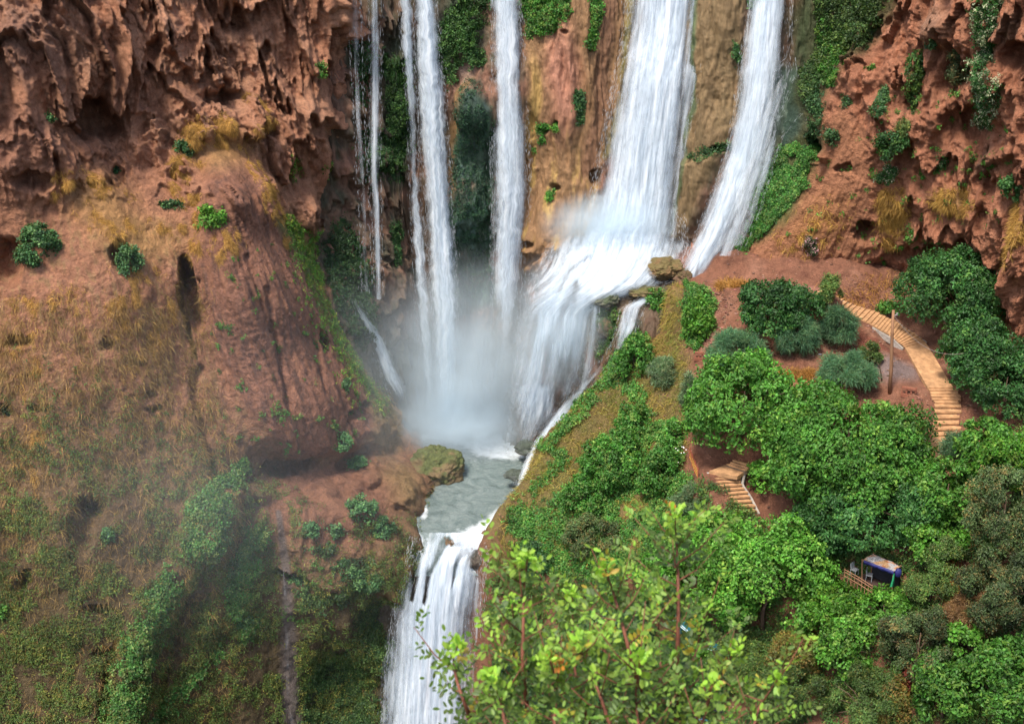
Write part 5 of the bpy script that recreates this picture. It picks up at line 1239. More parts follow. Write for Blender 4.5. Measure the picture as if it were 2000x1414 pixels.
# ---------------------------------------------------------------- shrubs on the cliffs
for i, (k_, cx, cy_, rx_, ry_, lab, tn) in enumerate([
    ('ivydark', 76, 482, 44, 44, 'large dark green shrub on the left cliff by the photo edge', 1.9),
    ('ivydark', 250, 512, 26, 34, 'dark green shrub growing in front of a small cave', 1.9),
    ('vine', 410, 430, 30, 27, 'bright green shrub on the smooth brown rib of the left cliff', 0.85),
    ('ivydark', 355, 298, 20, 20, 'grey green shrub above the golden grass', 1.8),
    ('ivydark', 230, 330, 8, 12, 'tiny tuft at the tip of the hanging red rock', 1.8),
    ('ivy', 626, 138, 10, 14, 'small bright tuft near the right edge of the stalactite rock', 1.0),
    ('ivydark', 92, 230, 12, 8, 'small tuft under the upper left overhang', 1.9),
    ('ivydark', 335, 402, 22, 9, 'flat dark plant at the foot of the overhang', 1.5),
    ('ivydark', 665, 860, 22, 18, 'pale misty shrub on the rock above the pool', 3.0),
    ('ivydark', 700, 912, 20, 18, 'misty shrub on the ochre shelf beside the pool', 3.0),
    ('ivydark', 705, 1000, 34, 30, 'blue green shrub on the brink of the left shelf', 2.6),
    ('ivydark', 740, 1025, 26, 26, 'blue green shrub nearest the lip of the lower fall', 2.4),
    ('ivydark', 600, 1035, 18, 16, 'blue green shrub right of the grey trickle', 2.6),
    ('ivydark', 645, 1035, 30, 14, 'low spreading shrub between two blue green ones', 2.5),
    ('ivydark', 675, 1110, 26, 20, 'shrub on the steep face below the shelf', 2.3),
    ('ivydark', 715, 1130, 30, 26, 'shrub on the steep face close to the lower fall', 2.2),
    ('ivydark', 600, 1140, 40, 12, 'row of leaves along the undercut right of the trickle', 2.0),
    ('ivydark', 475, 1215, 17, 26, 'pointed green plant hanging under the undercut', 2.0),
    ('ivydark', 675, 755, 9, 16, 'small misty plant on the bulge beside the diagonal stream', 3.0),
    ('ivydark', 208, 1045, 16, 14, 'small green plant beside the lower cave', 2.0),
    ('ivy', 8, 1195, 12, 14, 'fresh green tuft at the lower left photo edge', 1.3),
    ('ivydark', 10, 805, 12, 16, 'dark tuft in the niche at the left photo edge', 1.0),
    ('olive', 1872, 130, 26, 44, 'dark drooping shrub hanging under the upper red rock', 0.8),
    ('figdark', 1742, 282, 30, 28, 'dark green shrub in the hollow of the red cliff', 0.9),
    ('olivegreen', 1768, 252, 14, 22, 'yellow green sprig above the dark hollow shrub', 1.3),
    ('jasmine', 1732, 343, 22, 19, 'round leafy cushion below the dark hollow shrub', 1.1),
    ('ivydark', 1798, 118, 20, 18, 'round shrub at the head of the narrow creeper', 1.9),
    ('ivydark', 1815, 85, 12, 10, 'small leafy tuft above the round cliff shrub', 1.6),
    ('jasmine', 1838, 312, 9, 20, 'small upright plant on the red wall', 1.0),
    ('ivy', 1780, 462, 9, 13, 'bright little tuft over the overhanging red rock', 1.1),
    ('figdark', 1984, 368, 34, 26, 'dark shrub on the red cliff at the right photo edge', 1.1),
    ('rose', 1584, 480, 16, 20, 'oleander with pale pink flowers on the red apron', 1.0),
    ('jasmine', 1796, 520, 20, 17, 'pale green round bush at the foot of the red cliff', 1.5),
    ('ivy', 1700, 138, 6, 9, 'tiny tuft on the round red rock', 1.0),
    ('ivydark', 1655, 198, 10, 14, 'tuft in the crack of the round red rock', 1.6),
    ('ivydark', 1625, 270, 14, 18, 'plant in the cleft left of the red apron', 1.5),
]):
    clump(k_, cx, cy_, rx_, ry_, lab, tint=np.array((1.0, 0.92, 1.0)) * tn)

# ---------------------------------------------------------------- grass and creepers of the promontory
def ps_mask(px, py, P):
    rx = px + 22 * nz(P, 2.0, 246); ry = py + 18 * nz(P, 2.0, 247)
    m = poly(rx, ry, [(1262, 575), (1330, 600), (1350, 760), (1340, 900), (1330, 1000), (1260, 1110), (960, 1100), (985, 990), (1065, 850), (1200, 690)], 14)
    return m * (0.35 + 0.65 * sm(-0.1, 0.15, nz(P, 1.2, 248)))
grass('terrain', 'dry_grass', ps_mask, 90000, 251, (0.42, 0.29, 0.08), (0.17, 0.21, 0.05), 0.45, 0.035, 0.35, lift=0.8)
def pg_mask(px, py, P):
    rx = px + 16 * nz(P, 1.6, 256); ry = py + 16 * nz(P, 1.6, 257)
    m = (poly(rx, ry, [(1250, 790), (1320, 850), (1350, 960), (1340, 1060), (1200, 1140), (1040, 1110), (1010, 1020), (1110, 960), (1190, 880)], 14) * (0.5 + 0.5 * sm(-0.1, 0.1, nz(P, 2.4, 258)))
         + poly(rx, ry, [(1335, 575), (1392, 585), (1390, 640), (1355, 690), (1335, 660)], 6) + stroke(rx, ry, [(1290, 578), (1268, 620)], 14, .3) + 0.8 * blob(rx, ry, 1220, 690, 60, 80, 0, .2) + 0.7 * stroke(rx, ry, [(1240, 660), (1190, 740), (1130, 810), (1080, 870)], 22, .1) + 0.8 * blob(rx, ry, 1030, 1030, 60, 60, 0, .2) + 0.5 * stroke(rx, ry, [(1190, 740), (1250, 780)], 20) + 0.5 * stroke(rx, ry, [(1060, 870), (1100, 900), (1040, 960)], 16))
    return np.clip(m, 0, 1)
cover('terrain', 'ivy', pg_mask, 300000, 'ivy', 252, puff=0.4, tint=(1.0, 1.0, 1.1), size=0.85)
def pl_mask(px, py, P):
    return poly(px, py, [(1330, 1010), (1500, 1000), (1560, 1100), (1800, 1000), (2100, 760), (2500, 700), (2500, 1480), (950, 1480), (960, 1120), (1200, 1140)], 14) * sm(-0.2, 0.1, nz(P, 1.6, 260))
cover('terrain', 'undergrowth', pl_mask, 420000, 'olivegreen', 253, puff=0.4, tint=(0.8, 0.95, 0.9), size=1.2)
def pd_mask(px, py, P):
    rx = px + 10 * nz(P, 1.6, 266)
    return np.clip(blob(rx, py, 1590, 790, 60, 34, 10, .2) + 0.5 * blob(rx, py, 1560, 735, 60, 16) + 0.7 * blob(rx, py, 1430, 560, 40, 18) + blob(rx, py, 1600, 1240, 26, 60, 0, .3) + blob(rx, py, 1905, 1190, 40, 60, 0, .3) + blob(rx, py, 1900, 1075, 24, 16) + .8 * blob(rx, py, 1860, 1150, 30, 60) + .05 * blob(rx, py, 1700, 560, 120, 30), 0, 1)
grass('terrain', 'dry_grass', pd_mask, 26000, 254, (0.50, 0.27, 0.08), (0.36, 0.19, 0.06), 0.6, 0.035, -0.2, lift=0.8)

# small stones lying on the terrace and the slope
pos, nr_, rng, _, _, _ = scatter('terrain', lambda px, py, P: (0.25 + poly(px, py, [(1340, 540), (1900, 540), (1900, 900), (1340, 800)], 20)) * sm(-0.1, 0.3, nz(P, 2.0, 270)), 9000, 271)
ico = unit(np.array([(0, 0, 1), (0.9, 0, 0.4), (0.28, 0.85, 0.45), (-0.72, 0.5, 0.4), (-0.7, -0.55, 0.42), (0.3, -0.8, 0.4), (0, 0, -0.6)], float))
r_ = (0.03 + 0.11 * rng.random(len(pos)) ** 3)[:, None, None] * (0.6 + 0.8 * rng.random((len(pos), 7, 1)))
V = pos[:, None] + ico[None] * r_ * np.array([1.2, 1, 0.7])
Fi = np.array([(0, 1, 2), (0, 2, 3), (0, 3, 4), (0, 4, 5), (0, 5, 1), (6, 2, 1), (6, 3, 2), (6, 4, 3), (6, 5, 4), (6, 1, 5)])
C = np.repeat(shade((0.30, 0.16, 0.11), len(pos), rng, 0.3, 0.08)[:, None], 7, 1)
tag(link('rubble', mesh_np('rubble', V, (Fi[None] + (np.arange(len(pos)) * 7)[:, None, None]).reshape(-1, 3), C.reshape(-1, 3), smooth=False), M_SOIL), kind='stuff')

# ---------------------------------------------------------------- bushes of the promontory slope
B = 'bushes on the grassy slope'
for k_, cx, cy_, rx_, ry_, lab, kw in [
    ('ivy', 1238, 700, 34, 40, 'rounded green bush halfway up the grassy slope', {}),
    ('greybush', 1300, 730, 34, 28, 'pale grey green bush below the footpath', {}),
    ('vine', 1362, 632, 26, 52, 'tall patch of bright bush beside the footpath', dict(tint=0.8)),
    ('ivy', 1283, 590, 22, 24, 'green bush at the head of the slope by the stream', dict(tint=1.1)),
    ('ivy', 1200, 910, 62, 58, 'big mounded green bush in the middle of the slope', dict(tint=1.1)),
    ('ivy', 1235, 830, 34, 34, 'smaller green mound above the big one', {}),
    ('ivy', 1140, 975, 46, 34, 'green mound lowest toward the pool', dict(tint=0.9)),
    ('olive', 1160, 1052, 52, 50, 'dark olive round bush at the bottom of the slope', dict(tint=1.1)),
    ('ivy', 1290, 930, 40, 50, 'green bush below the white flowers', {}),
    ('greybush', 1345, 985, 32, 26, 'pale feathery reed clump under the railing', dict(tint=1.0)),
    ('ivydark', 1050, 1090, 44, 30, 'dark low bush above the brown bank', dict(tint=1.5)),
    ('ivy', 1315, 850, 26, 28, 'bush carrying small white flowers left of the railing', dict(tint=1.2)),
    ('greybush', 1350, 770, 20, 30, 'thin grey green shrub beside the round fig tree', dict(tint=0.8)),
]:
    tree(k_, cx, cy_, rx_, ry_, lab, 'bush', 'bush', B, up=0.45, flat=0.5, trunk=0.04, **kw)

# ---------------------------------------------------------------- trees and shrubs of the terrace and the wooded slope
T1 = 'trees and shrubs on the terrace'
for k_, cx, cy_, rx_, ry_, lab, kw in [
    ('figdark', 1525, 600, 72, 52, 'dark leafy shrub left of the upper steps', dict(tint=1.0, name='shrub', cat='shrub', group=T1)),
    ('tamarisk', 1556, 655, 36, 36, 'blue green feathery shrub in front of the dark leafy one', dict(name='shrub', cat='shrub', group=T1)),
    ('olivegreen', 1620, 570, 22, 30, 'slender young tree at the top of the steps', dict(group=T1, tint=1.2)),
    ('tamarisk', 1638, 640, 28, 42, 'feathery tree overlapping the long flight of steps', dict(group=T1, tint=0.85)),
    ('tamarisk', 1655, 728, 50, 32, 'sprawling grey green shrub in the middle of the terrace', dict(name='shrub', cat='shrub', group=T1, tint=1.0)),
    ('olivegreen', 1700, 690, 26, 18, 'small ragged crown leaning over a thin dark trunk', dict(group=T1, tint=0.9)),
    ('tamarisk', 1440, 690, 54, 32, 'feathery blue green tree above the round fig tree', dict(group=T1, tint=1.05, dens=0.7)),
    ('fig', 1452, 800, 106, 88, 'round broad fig tree sheltering the lower steps', dict(group=T1, tint=1.15)),
    ('figdark', 1865, 575, 92, 82, 'largest dark tree under the overhanging red cliff', dict(group=T1, tint=1.05)),
    ('figdark', 1925, 515, 40, 36, 'dark tree tucked highest under the red cliff', dict(group=T1, tint=0.9)),
    ('figdark', 1920, 700, 70, 72, 'dark green tree right of the sloping ramp', dict(group=T1, tint=1.15)),
    ('figdark', 1965, 760, 60, 60, 'dark tree at the right photo edge level with the lower steps', dict(group=T1, tint=0.9)),
    ('ivy', 1735, 600, 18, 11, 'little green bush behind the wooden pole', dict(name='bush', cat='bush', group=T1)),
]:
    tree(k_, cx, cy_, rx_, ry_, lab, **kw)
for k_, cx, cy_, rx_, ry_, lab, kw in [
    ('fig', 1655, 880, 140, 110, 'biggest rounded tree standing between both flights of steps', dict(tint=1.0)),
    ('fig', 1560, 945, 70, 80, 'leafy crown bulging toward the lower steps', dict(tint=1.0)),
    ('figdark', 1690, 992, 120, 66, 'dark green crown above the shack', dict(tint=1.25)),
    ('figdark', 1800, 1000, 60, 50, 'dark crown between the big tree and the olive brown one', dict(tint=1.1)),
    ('figdark', 1600, 1040, 60, 60, 'dark crown in the shade behind the creeper covered tree', dict(tint=1.0)),
    ('vine', 1500, 1135, 105, 110, 'huge creeper covered tree below the lower steps', dict(tint=0.95)),
    ('vine', 1400, 1062, 74, 46, 'bright creeper mound under the railing', dict(tint=0.9)),
    ('vine', 1420, 1160, 66, 80, 'bright green tree behind the tallest foreground twig', dict(tint=0.85)),
    ('vine', 1490, 935, 26, 32, 'small bright bush beside the lower steps', dict(name='bush', cat='bush', tint=1.0)),
    ('tamarisk', 1868, 872, 30, 14, 'feathery bush at the foot of the right steps', dict(name='bush', cat='bush', tint=0.9)),
    ('fig', 1935, 868, 56, 40, 'mid green tree right of the lowest landing', dict(tint=0.95)),
    ('lime', 1978, 905, 56, 60, 'lime green tree at the right photo edge', dict(tint=0.8)),
    ('fig', 1850, 968, 66, 58, 'mid green tree below the lowest landing', dict(tint=1.0)),
    ('olive', 1960, 1010, 66, 100, 'tall olive brown tree below the lime green one', dict(tint=1.1)),
    ('vine', 1822, 1055, 64, 40, 'bright leafy crown to the right above the shack', dict(tint=0.85)),
    ('olive', 1955, 1160, 80, 80, 'dark olive tree on the right slope', dict(tint=0.8)),
    ('lime', 1645, 1182, 70, 34, 'flat bright green crown below the shack', dict(tint=0.75)),
    ('vine', 1725, 1190, 52, 28, 'fresh green shrub in front of the shack', dict(tint=0.8)),
    ('olivegreen', 1820, 1150, 44, 28, 'yellowish green shrub right of the shack', dict(tint=1.1)),
    ('vine', 1655, 1270, 50, 56, 'compact green tree beside the dry grass gap', dict(tint=0.8)),
    ('olive', 1795, 1260, 72, 70, 'dark ragged olive tree in the middle of the slope', dict(tint=0.9)),
    ('yellow', 1550, 1285, 52, 44, 'yellowing shrub under the creeper covered tree', dict(tint=0.9)),
    ('olivegreen', 1545, 1350, 72, 50, 'grey green willow like bush near the bottom', dict(tint=0.8)),
    ('red', 1772, 1330, 14, 30, 'small shrub with dark red leaves', dict(name='bush', cat='bush', tint=0.8, up=1.2)),
    ('olivegreen', 1690, 1375, 70, 56, 'green bush at the bottom photo edge', dict(tint=0.9)),
    ('yellow', 1745, 1375, 30, 50, 'thin yellow flecked bush beside the red leaved shrub', dict(tint=0.8, name='bush', cat='bush')),
    ('fig', 1850, 1350, 66, 60, 'green tree with pale leaf tips near the bottom right', dict(tint=0.85)),
    ('fig', 1955, 1340, 80, 80, 'green tree filling the lower right corner', dict(tint=0.8)),
    ('olivegreen', 1440, 1300, 60, 44, 'green bush between the blue benches', dict(tint=1.0)),
    ('vine', 1330, 1330, 80, 60, 'green bush behind the foreground tree', dict(tint=0.75)),
    ('ivydark', 1200, 1260, 80, 66, 'dark bush behind the left foreground twigs', dict(tint=1.6)),
    ('ivydark', 1110, 1370, 80, 60, 'dark bush low behind the foreground tree', dict(tint=1.3)),
    ('ivydark', 1010, 1330, 50, 60, 'dark bush in the shade right of the lower fall', dict(tint=1.0)),
    ('vine', 1290, 1130, 50, 50, 'bright bush behind the tallest foreground stem', dict(tint=0.9)),
    ('drybush', 1905, 1205, 44, 44, 'dead brown shrub on the right slope', dict(tint=0.8, name='bush', cat='bush')),
    ('vine', 1890, 1260, 40, 40, 'green shrub beside the dead brown one', dict(tint=0.8)),
    ('vine', 1738, 1168, 26, 14, 'small bright bush growing up against the shack post', dict(tint=0.8, name='bush', cat='bush')),
    ('olivegreen', 1850, 1090, 40, 40, 'low green shrub below the lowest landing trees', dict(tint=1.0)),
]:
    tree(k_, cx, cy_, rx_, ry_, lab, **kw)
# white flowers, as little discs on the bush left of the railing
rng = np.random.default_rng(9)
mb = MB()
for i in range(16):
    g = on_ground(1325 + rng.normal() * 13, 884 + rng.normal() * 8, 0.9); g = Vector((g[0], g[1], g[2] + 0.95))
    r_ = 0.05
    mb.add([g + Vector((r_ * math.cos(a), r_ * math.sin(a) * 0.8, r_ * 0.6 * math.sin(a))) for a in np.linspace(0, 2 * math.pi, 6)[:-1]] + [g + Vector((0, 0, 0.03))], [(5, k, (k + 1) % 5) for k in range(5)])
tag(mb.build('white_flowers', plain('white_petal', (0.8, 0.8, 0.76), 0.7, 0.05)), kind='stuff')

# ================================================================ STEPS, RAMP AND OTHER BUILT THINGS
def lerp_fl(fl, s):
    n = len(fl) - 1; x = s * n; i = min(int(x), n - 1); f = x - i
    a, b = fl[i], fl[i + 1]
    g = lambda k: (a[k][0] * (1 - f) + b[k][0] * f, a[k][1] * (1 - f) + b[k][1] * f)
    return g(0), g(1), a[2] * (1 - f) + b[2] * f
def flight(fl, n, label, seed, side=True, jut=0.0):
    rng = np.random.default_rng(seed)
    s_ = [PZ(*lerp_fl(fl, i / n)[0], lerp_fl(fl, i / n)[2]) for i in range(n + 1)]
    t_ = [PZ(*lerp_fl(fl, i / n)[1], lerp_fl(fl, i / n)[2]) for i in range(n + 1)]
    base = np.array(t_[n]); root = empty('staircase', base, label, 'staircase', 'flights of tan concrete steps')
    for i in range(n):
        z = (s_[i][2] + s_[i + 1][2]) / 2
        a, b, c, d_ = [np.array(q) for q in (s_[i], s_[i + 1], t_[i + 1], t_[i])]
        ax = unit((d_ - a)[None])[0]
        a = a - ax * rng.uniform(-0.06, 0.06); b = b - ax * rng.uniform(-0.06, 0.06) ; jj = rng.uniform(-0.05, 0.12 + jut); c = c + ax * jj; d_ = d_ + ax * jj
        f_ = unit(((b - a) * np.array([1, 1, 0]))[None])[0]; b = b + f_ * 0.05; c = c + f_ * 0.05
        for q in (a, b, c, d_): q[2] = z + rng.uniform(-0.02, 0.02)
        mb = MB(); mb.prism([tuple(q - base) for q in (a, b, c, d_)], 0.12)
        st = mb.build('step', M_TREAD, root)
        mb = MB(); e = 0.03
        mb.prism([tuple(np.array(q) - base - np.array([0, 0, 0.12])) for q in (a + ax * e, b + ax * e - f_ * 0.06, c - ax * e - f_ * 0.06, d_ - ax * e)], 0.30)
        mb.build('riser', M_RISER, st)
    if side:
        for edge_, sg in ((s_, -1), (t_, 1)):
            mb = MB()
            for i in range(n):
                a, b = np.array(edge_[i]), np.array(edge_[i + 1]); o_ = unit((np.array(t_[i]) - np.array(s_[i]))[None])[0] * 0.17 * sg
                g0 = o_ * 0.5
                mb.prism([tuple(a + o_ + g0 - base - np.array([0, 0, 0.10])), tuple(b + o_ + g0 - base - np.array([0, 0, 0.10])), tuple(b + g0 - base - np.array([0, 0, 0.10])), tuple(a + g0 - base - np.array([0, 0, 0.10]))], 0.5)
            mb.build('side_wall', M_EDGE, root)
    return root
flight(fl1, 27, 'long curving flight of narrow tan steps above the ramp', 1)
flight(fl2, 11, 'flight of wide tan steps with worn white edges below the ramp', 2, False, 0.25)
flight(fl3, 10, 'lower flight of tan steps below the round fig tree', 3)
def slab(name, pts, h, mat, kind='structure'):
    mb = MB(); mb.prism([tuple(PZ(*p)) for p in pts], h); o = mb.build(name, mat); o['kind'] = kind; return o
slab('path', [(1767, 677, 14.44), (1812, 757, 13.62), (1862, 757, 13.62), (1807, 667, 14.44)], 0.3, M_TREAD)
slab('path', [(1822, 853, 11.76), (1810, 874, 11.72), (1870, 877, 11.72), (1869, 851, 11.76)], 0.3, M_TREAD)
slab('path', [(1385, 920, 8.74), (1440, 930, 8.74), (1454, 921, 8.76), (1420, 906, 8.76)], 0.3, M_TREAD)
flight([((1420, 907), (1453, 918), 8.95), ((1428, 902), (1462, 912), 9.15), ((1441, 897), (1468, 906), 9.35)][::1], 3, 'three short steps in the shade above the lower landing', 4, False)

# wooden pole and its cable
g = on_ground(1738, 768); top = Vector(tuple(PY(1745, 606, g[1])))
root = empty('pole', g, 'tall bare wooden pole standing by the yard on the terrace', 'pole')
mb = MB(); h_ = top - g
mb.tube([(0, 0, -0.4), tuple(h_ * 0.3 + Vector((0.02, 0, 0))), tuple(h_ * 0.7 - Vector((0.02, 0, 0))), tuple(h_)], [0.15, 0.135, 0.115, 0.1], 10)
mb.build('shaft', M_WOOD, root, True)
mb = MB(); mb.tube([tuple(h_ - Vector((0, 0, 0.45))), tuple(h_ - Vector((-0.3, 0, 0.35)))], 0.04, 6); mb.tube([tuple(h_ - Vector((-0.3, 0, 0.42))), tuple(h_ - Vector((-0.3, 0, 0.22)))], [0.05, 0.07], 8)
mb.build('bracket', plain('grey_insulator', (0.3, 0.28, 0.26), 0.5), root)
a = top - Vector((0, 0, 0.3)); b = Vector(tuple(PY(1882, 690, g[1] - 3)))
pts = [a.lerp(b, t) - Vector((0, 0, 1.1 * 4 * t * (1 - t))) for t in np.linspace(0, 1, 14)]
mb = MB(); mb.tube(pts, 0.016, 4); tag(mb.build('cable', plain('cable_grey', (0.25, 0.2, 0.17), 0.7), None, False, tuple(b)), 'thin slack cable running from the pole into the dark trees', 'cable')

def barrier(p0, p1, hgt, label, n, mat):
    a = on_ground(*p0); b = on_ground(*p1)
    root = empty('barrier', a, label, 'barrier', 'low red brown barriers on the terrace')
    v = b - a; rz = math.atan2(v.y, v.x); L_ = math.hypot(v.x, v.y)
    mb = MB(); mb.box((v.x / 2, v.y / 2, hgt + v.z / 2), (L_, 0.22, 0.14), rz); mb.build('top_rail', mat, root)
    mb = MB(); mb.box((v.x / 2, v.y / 2, 0.02 + v.z / 2), (L_, 0.26, 0.24), rz); mb.build('plinth', mat, root)
    for i in range(n):
        t = (i + 0.12) / (n - 0.76) if n > 1 else 0.5
        mb = MB(); mb.box((v.x * t, v.y * t, (hgt + 0.07) / 2 + v.z * t), (0.13, 0.12, hgt - 0.18), rz); mb.build('post', mat, root)
M_CLAY = plain('clay_render', (0.27, 0.10, 0.06), 0.9, 0.3, 5, 0.3)
barrier((1356, 711), (1386, 697), 0.55, 'low red brown barrier at the end of the footpath', 5, M_CLAY)
barrier((1759, 778), (1789, 771), 0.62, 'low red brown barrier at the edge of the yard beside the ramp', 4, M_CLAY)

# small white board on a stick
g = on_ground(1809, 843)
root = empty('sign', g, 'little blank white board on a thin dark stick', 'sign')
mb = MB(); mb.tube([(0, 0, -0.1), (0.04, 0, 0.5)], 0.025, 6); mb.build('stick', plain('dark_metal', (0.05, 0.045, 0.04), 0.5), root)
mb = MB(); mb.box((0.06, -0.03, 0.55), (0.24, 0.03, 0.30), 0.1, 0.5); mb.build('board', plain('white_board', (0.7, 0.71, 0.72), 0.6, 0.06), root)

# leaning dead stem
g = on_ground(1723, 746); mb = MB()
mb.tube([g - Vector((0, 0, .2)), g + Vector((-0.12, 0.05, 0.5)), g + Vector((-0.33, 0.1, 1.25)), g + Vector((-0.55, 0.1, 1.5))], [0.06, 0.05, 0.04, 0.02], 6)
mb.tube([g + Vector((-0.33, 0.1, 1.2)), g + Vector((-0.2, 0.1, 1.5))], [0.03, 0.015], 5)
tag(mb.build('dead_tree', M_BARK, None, True, tuple(g)), 'thin dark leaning dead stem beside the pole', 'tree')

# railing above the lower steps
gr = [on_ground(*p) for p in ((1347, 903), (1351, 913), (1356, 925), (1362, 940))]
gr[0] = gr[0] + Vector((0, 0.3, 0))
root = empty('railing', gr[-1], 'rusty red and ochre railing beside the lower steps', 'railing')
for q in gr:
    mb = MB(); o_ = q - gr[-1]; mb.tube([tuple(o_ - Vector((0, 0, 0.2))), tuple(o_ + Vector((0.02, 0, 1.05)))], 0.04, 6); mb.build('post', M_RUST, root)
for hh in (0.3, 0.52, 0.74, 0.96):
    mb = MB(); mb.tube([tuple(q - gr[-1] + Vector((0, -0.03, hh))) for q in gr], 0.028, 6); mb.build('rail', M_YELLOW if hh < 0.9 else M_RUST, root)
mb = MB(); v = gr[1] - gr[0]; mb.box(tuple((gr[0] + gr[1]) / 2 - gr[-1] + Vector((0, 0, 0.75))), (v.length * 0.8, 0.03, 0.5), math.atan2(v.y, v.x)); mb.build('panel', M_RUST, root)

# the shack
zb = on_ground(1712, 1146)[2] + 0.45; zr = zb + 1.75
C4 = [PZ(1684, 1092, zr + 0.1), PZ(1745, 1115, zr), PZ(1760, 1104, zr + 0.05), PZ(1706, 1080, zr + 0.25)]
base = np.array([C4[1][0], C4[1][1], zb])
root = empty('shack', base, 'ramshackle open shack with a blue edged canopy among the trees', 'shack')
rel = lambda p: tuple(np.array(p, float) - base)
n_ = 16; G = np.zeros((n_, n_, 3))
for i in range(n_):
    for j in range(n_):
        u_, v_ = j / (n_ - 1), i / (n_ - 1)
        G[i, j] = (C4[0] * (1 - u_) + C4[1] * u_) * (1 - v_) + (C4[3] * (1 - u_) + C4[2] * u_) * v_
G[..., 2] += 0.10 * fbm(G / 0.5, 3, 5) - 0.08
tarp = np.zeros(G.shape) + (0.45, 0.27, 0.14)
tarp = mixc(tarp, (0.42, 0.40, 0.40), sm(-0.05, 0.1, fbm(G / 0.55, 3, 8)))
tarp = mixc(tarp, (0.45, 0.18, 0.08), sm(0.15, 0.25, fbm(G / 0.4, 3, 9)))
me = mesh_np('canopy', G - base, grid_faces(n_, n_), tarp); cano = link('canopy', me, M_SOIL, root)
md = cano.modifiers.new('s', 'SOLIDIFY'); md.thickness = 0.04
M_BLUE = plain('blue_tarpaulin', (0.02, 0.022, 0.12), 0.6, 0.3, 5, 0.4)
mb = MB(); st_ = [C4[0] * (1 - t) + C4[1] * t for t in np.linspace(0.05, 1, 12)]
lo = [p + np.array([0, -0.12, -0.22 - 0.06 * math.sin(i * 2.1)]) for i, p in enumerate(st_)]
V = [rel(p + np.array([0, -0.06, 0.02])) for p in st_] + [rel(p) for p in lo] + [rel(p + np.array([0, 0.03, 0])) for p in st_] + [rel(p + np.array([0, 0.05, 0])) for p in lo]
k = 12; mb.add(V, [(i, i + 1, k + i + 1, k + i) for i in range(k - 1)] + [(2 * k + i + 1, 2 * k + i, 3 * k + i, 3 * k + i + 1) for i in range(k - 1)] + [(i + 1, i, 2 * k + i, 2 * k + i + 1) for i in range(k - 1)] + [(k + i, k + i + 1, 3 * k + i + 1, 3 * k + i) for i in range(k - 1)])
mb.build('valance', M_BLUE, root, True)
rng = np.random.default_rng(3)
mb = MB(); cc = C4[1] * 0.8 + C4[2] * 0.2 + np.array([0.22, -0.05, -0.2])
th = np.linspace(0.05, math.pi - 0.05, 10)[:, None]; ph = np.linspace(0, 2 * math.pi, 16)[None]
D = np.stack([np.sin(th) * np.cos(ph), np.sin(th) * np.sin(ph), np.cos(th) + 0 * ph], -1)
Bp = D * (1 + 0.35 * fbm(D * 2 + 3, 3, 4))[..., None] * np.array([0.24, 0.2, 0.36]) + cc - base
mb.add(Bp.reshape(-1, 3), [tuple(f) for f in grid_faces(10, 16)]); mb.build('tarpaulin_bundle', M_BLUE, root, True)
for p, dx in ((C4[0], 0.2), (C4[1], 0.1), (C4[2], 0.0), (C4[3], 0.0)):
    mb = MB(); q = np.array([p[0] + dx, p[1], zb - 0.4]); mb.tube([rel(q), rel(p)], 0.045, 6); mb.build('post', M_WOOD, root)
mb = MB(); mb.prism([rel(PZ(1672, 1130, zb)), rel(PZ(1748, 1160, zb)), rel(PZ(1775, 1140, zb)), rel(PZ(1700, 1112, zb))], 0.15); mb.build('floor', plain('shade_dark_earth', (0.05, 0.03, 0.025), 0.95), root)  # earth floor coloured dark to paint in the shade under the canopy
M_SHADE_CRATE = plain('shade_and_crate_black', (0.018, 0.018, 0.022), 0.95, 0.2)  # near-black: painted shade inside the shack, and the dark crate
for (a, b) in ((C4[3], C4[2]), (C4[2], C4[1])):
    mb = MB(); a0, b0 = np.array(a), np.array(b); up_ = np.array([0, 0, -1.8]); off = np.array([0.02, -0.05, -0.06])
    mb.prism([rel(a0 + off), rel(b0 + off), rel(b0 + off + np.array([0.04, 0.05, 0])), rel(a0 + off + np.array([0.04, 0.05, 0]))], 1.75); mb.build('interior_shade_sheet', M_SHADE_CRATE, root)  # dark sheets added to paint the shaded interior black
mb = MB(); p = C4[1] + np.array([0.02, -0.08, -0.15])
mb.add([rel(p + np.array(q)) for q in [(-0.04, 0, 0), (0.08, 0, 0), (0.10, -0.03, -0.5), (0.12, 0, -1.05), (-0.16, 0, -1.05), (-0.08, -0.04, -0.5), (0, 0.06, 0), (0.02, 0.08, -0.5), (-0.02, 0.08, -1.05)]],
       [(5, 2, 1, 0), (4, 3, 2, 5), (0, 6, 7, 5), (5, 7, 8, 4), (6, 1, 2, 7), (7, 2, 3, 8)]); mb.build('green_cloth', plain('green_cloth', (0.02, 0.25, 0.10), 0.8), root, True)
A0, A1 = PZ(1650, 1112, zb + 0.75), PZ(1704, 1144, zb + 0.75)
root = empty('railing', A1 - np.array([0, 0, 0.8]), 'rough stick railing in front of the shack', 'railing')
b0 = A1 - np.array([0, 0, 0.8])
for hh in (0, -0.2, -0.5):
    mb = MB(); mb.tube([tuple(A0 + np.array([0, 0, hh]) - b0), tuple((A0 + A1) / 2 + np.array([0.02, 0, hh + .03]) - b0), tuple(A1 + np.array([0, 0, hh]) - b0)], 0.032, 5); mb.build('rail', M_WOOD, root)
for t in np.linspace(0, 1, 9):
    q = A0 * (1 - t) + A1 * t - b0; mb = MB(); mb.tube([tuple(q + np.array([0, 0.03, 0.06])), tuple(q + np.array([0.03, 0.03, -0.95]))], 0.028, 5); mb.build('post', M_WOOD, root)
M_WHITEP = plain('white_plastic', (0.30, 0.31, 0.32), 0.5, 0.08)
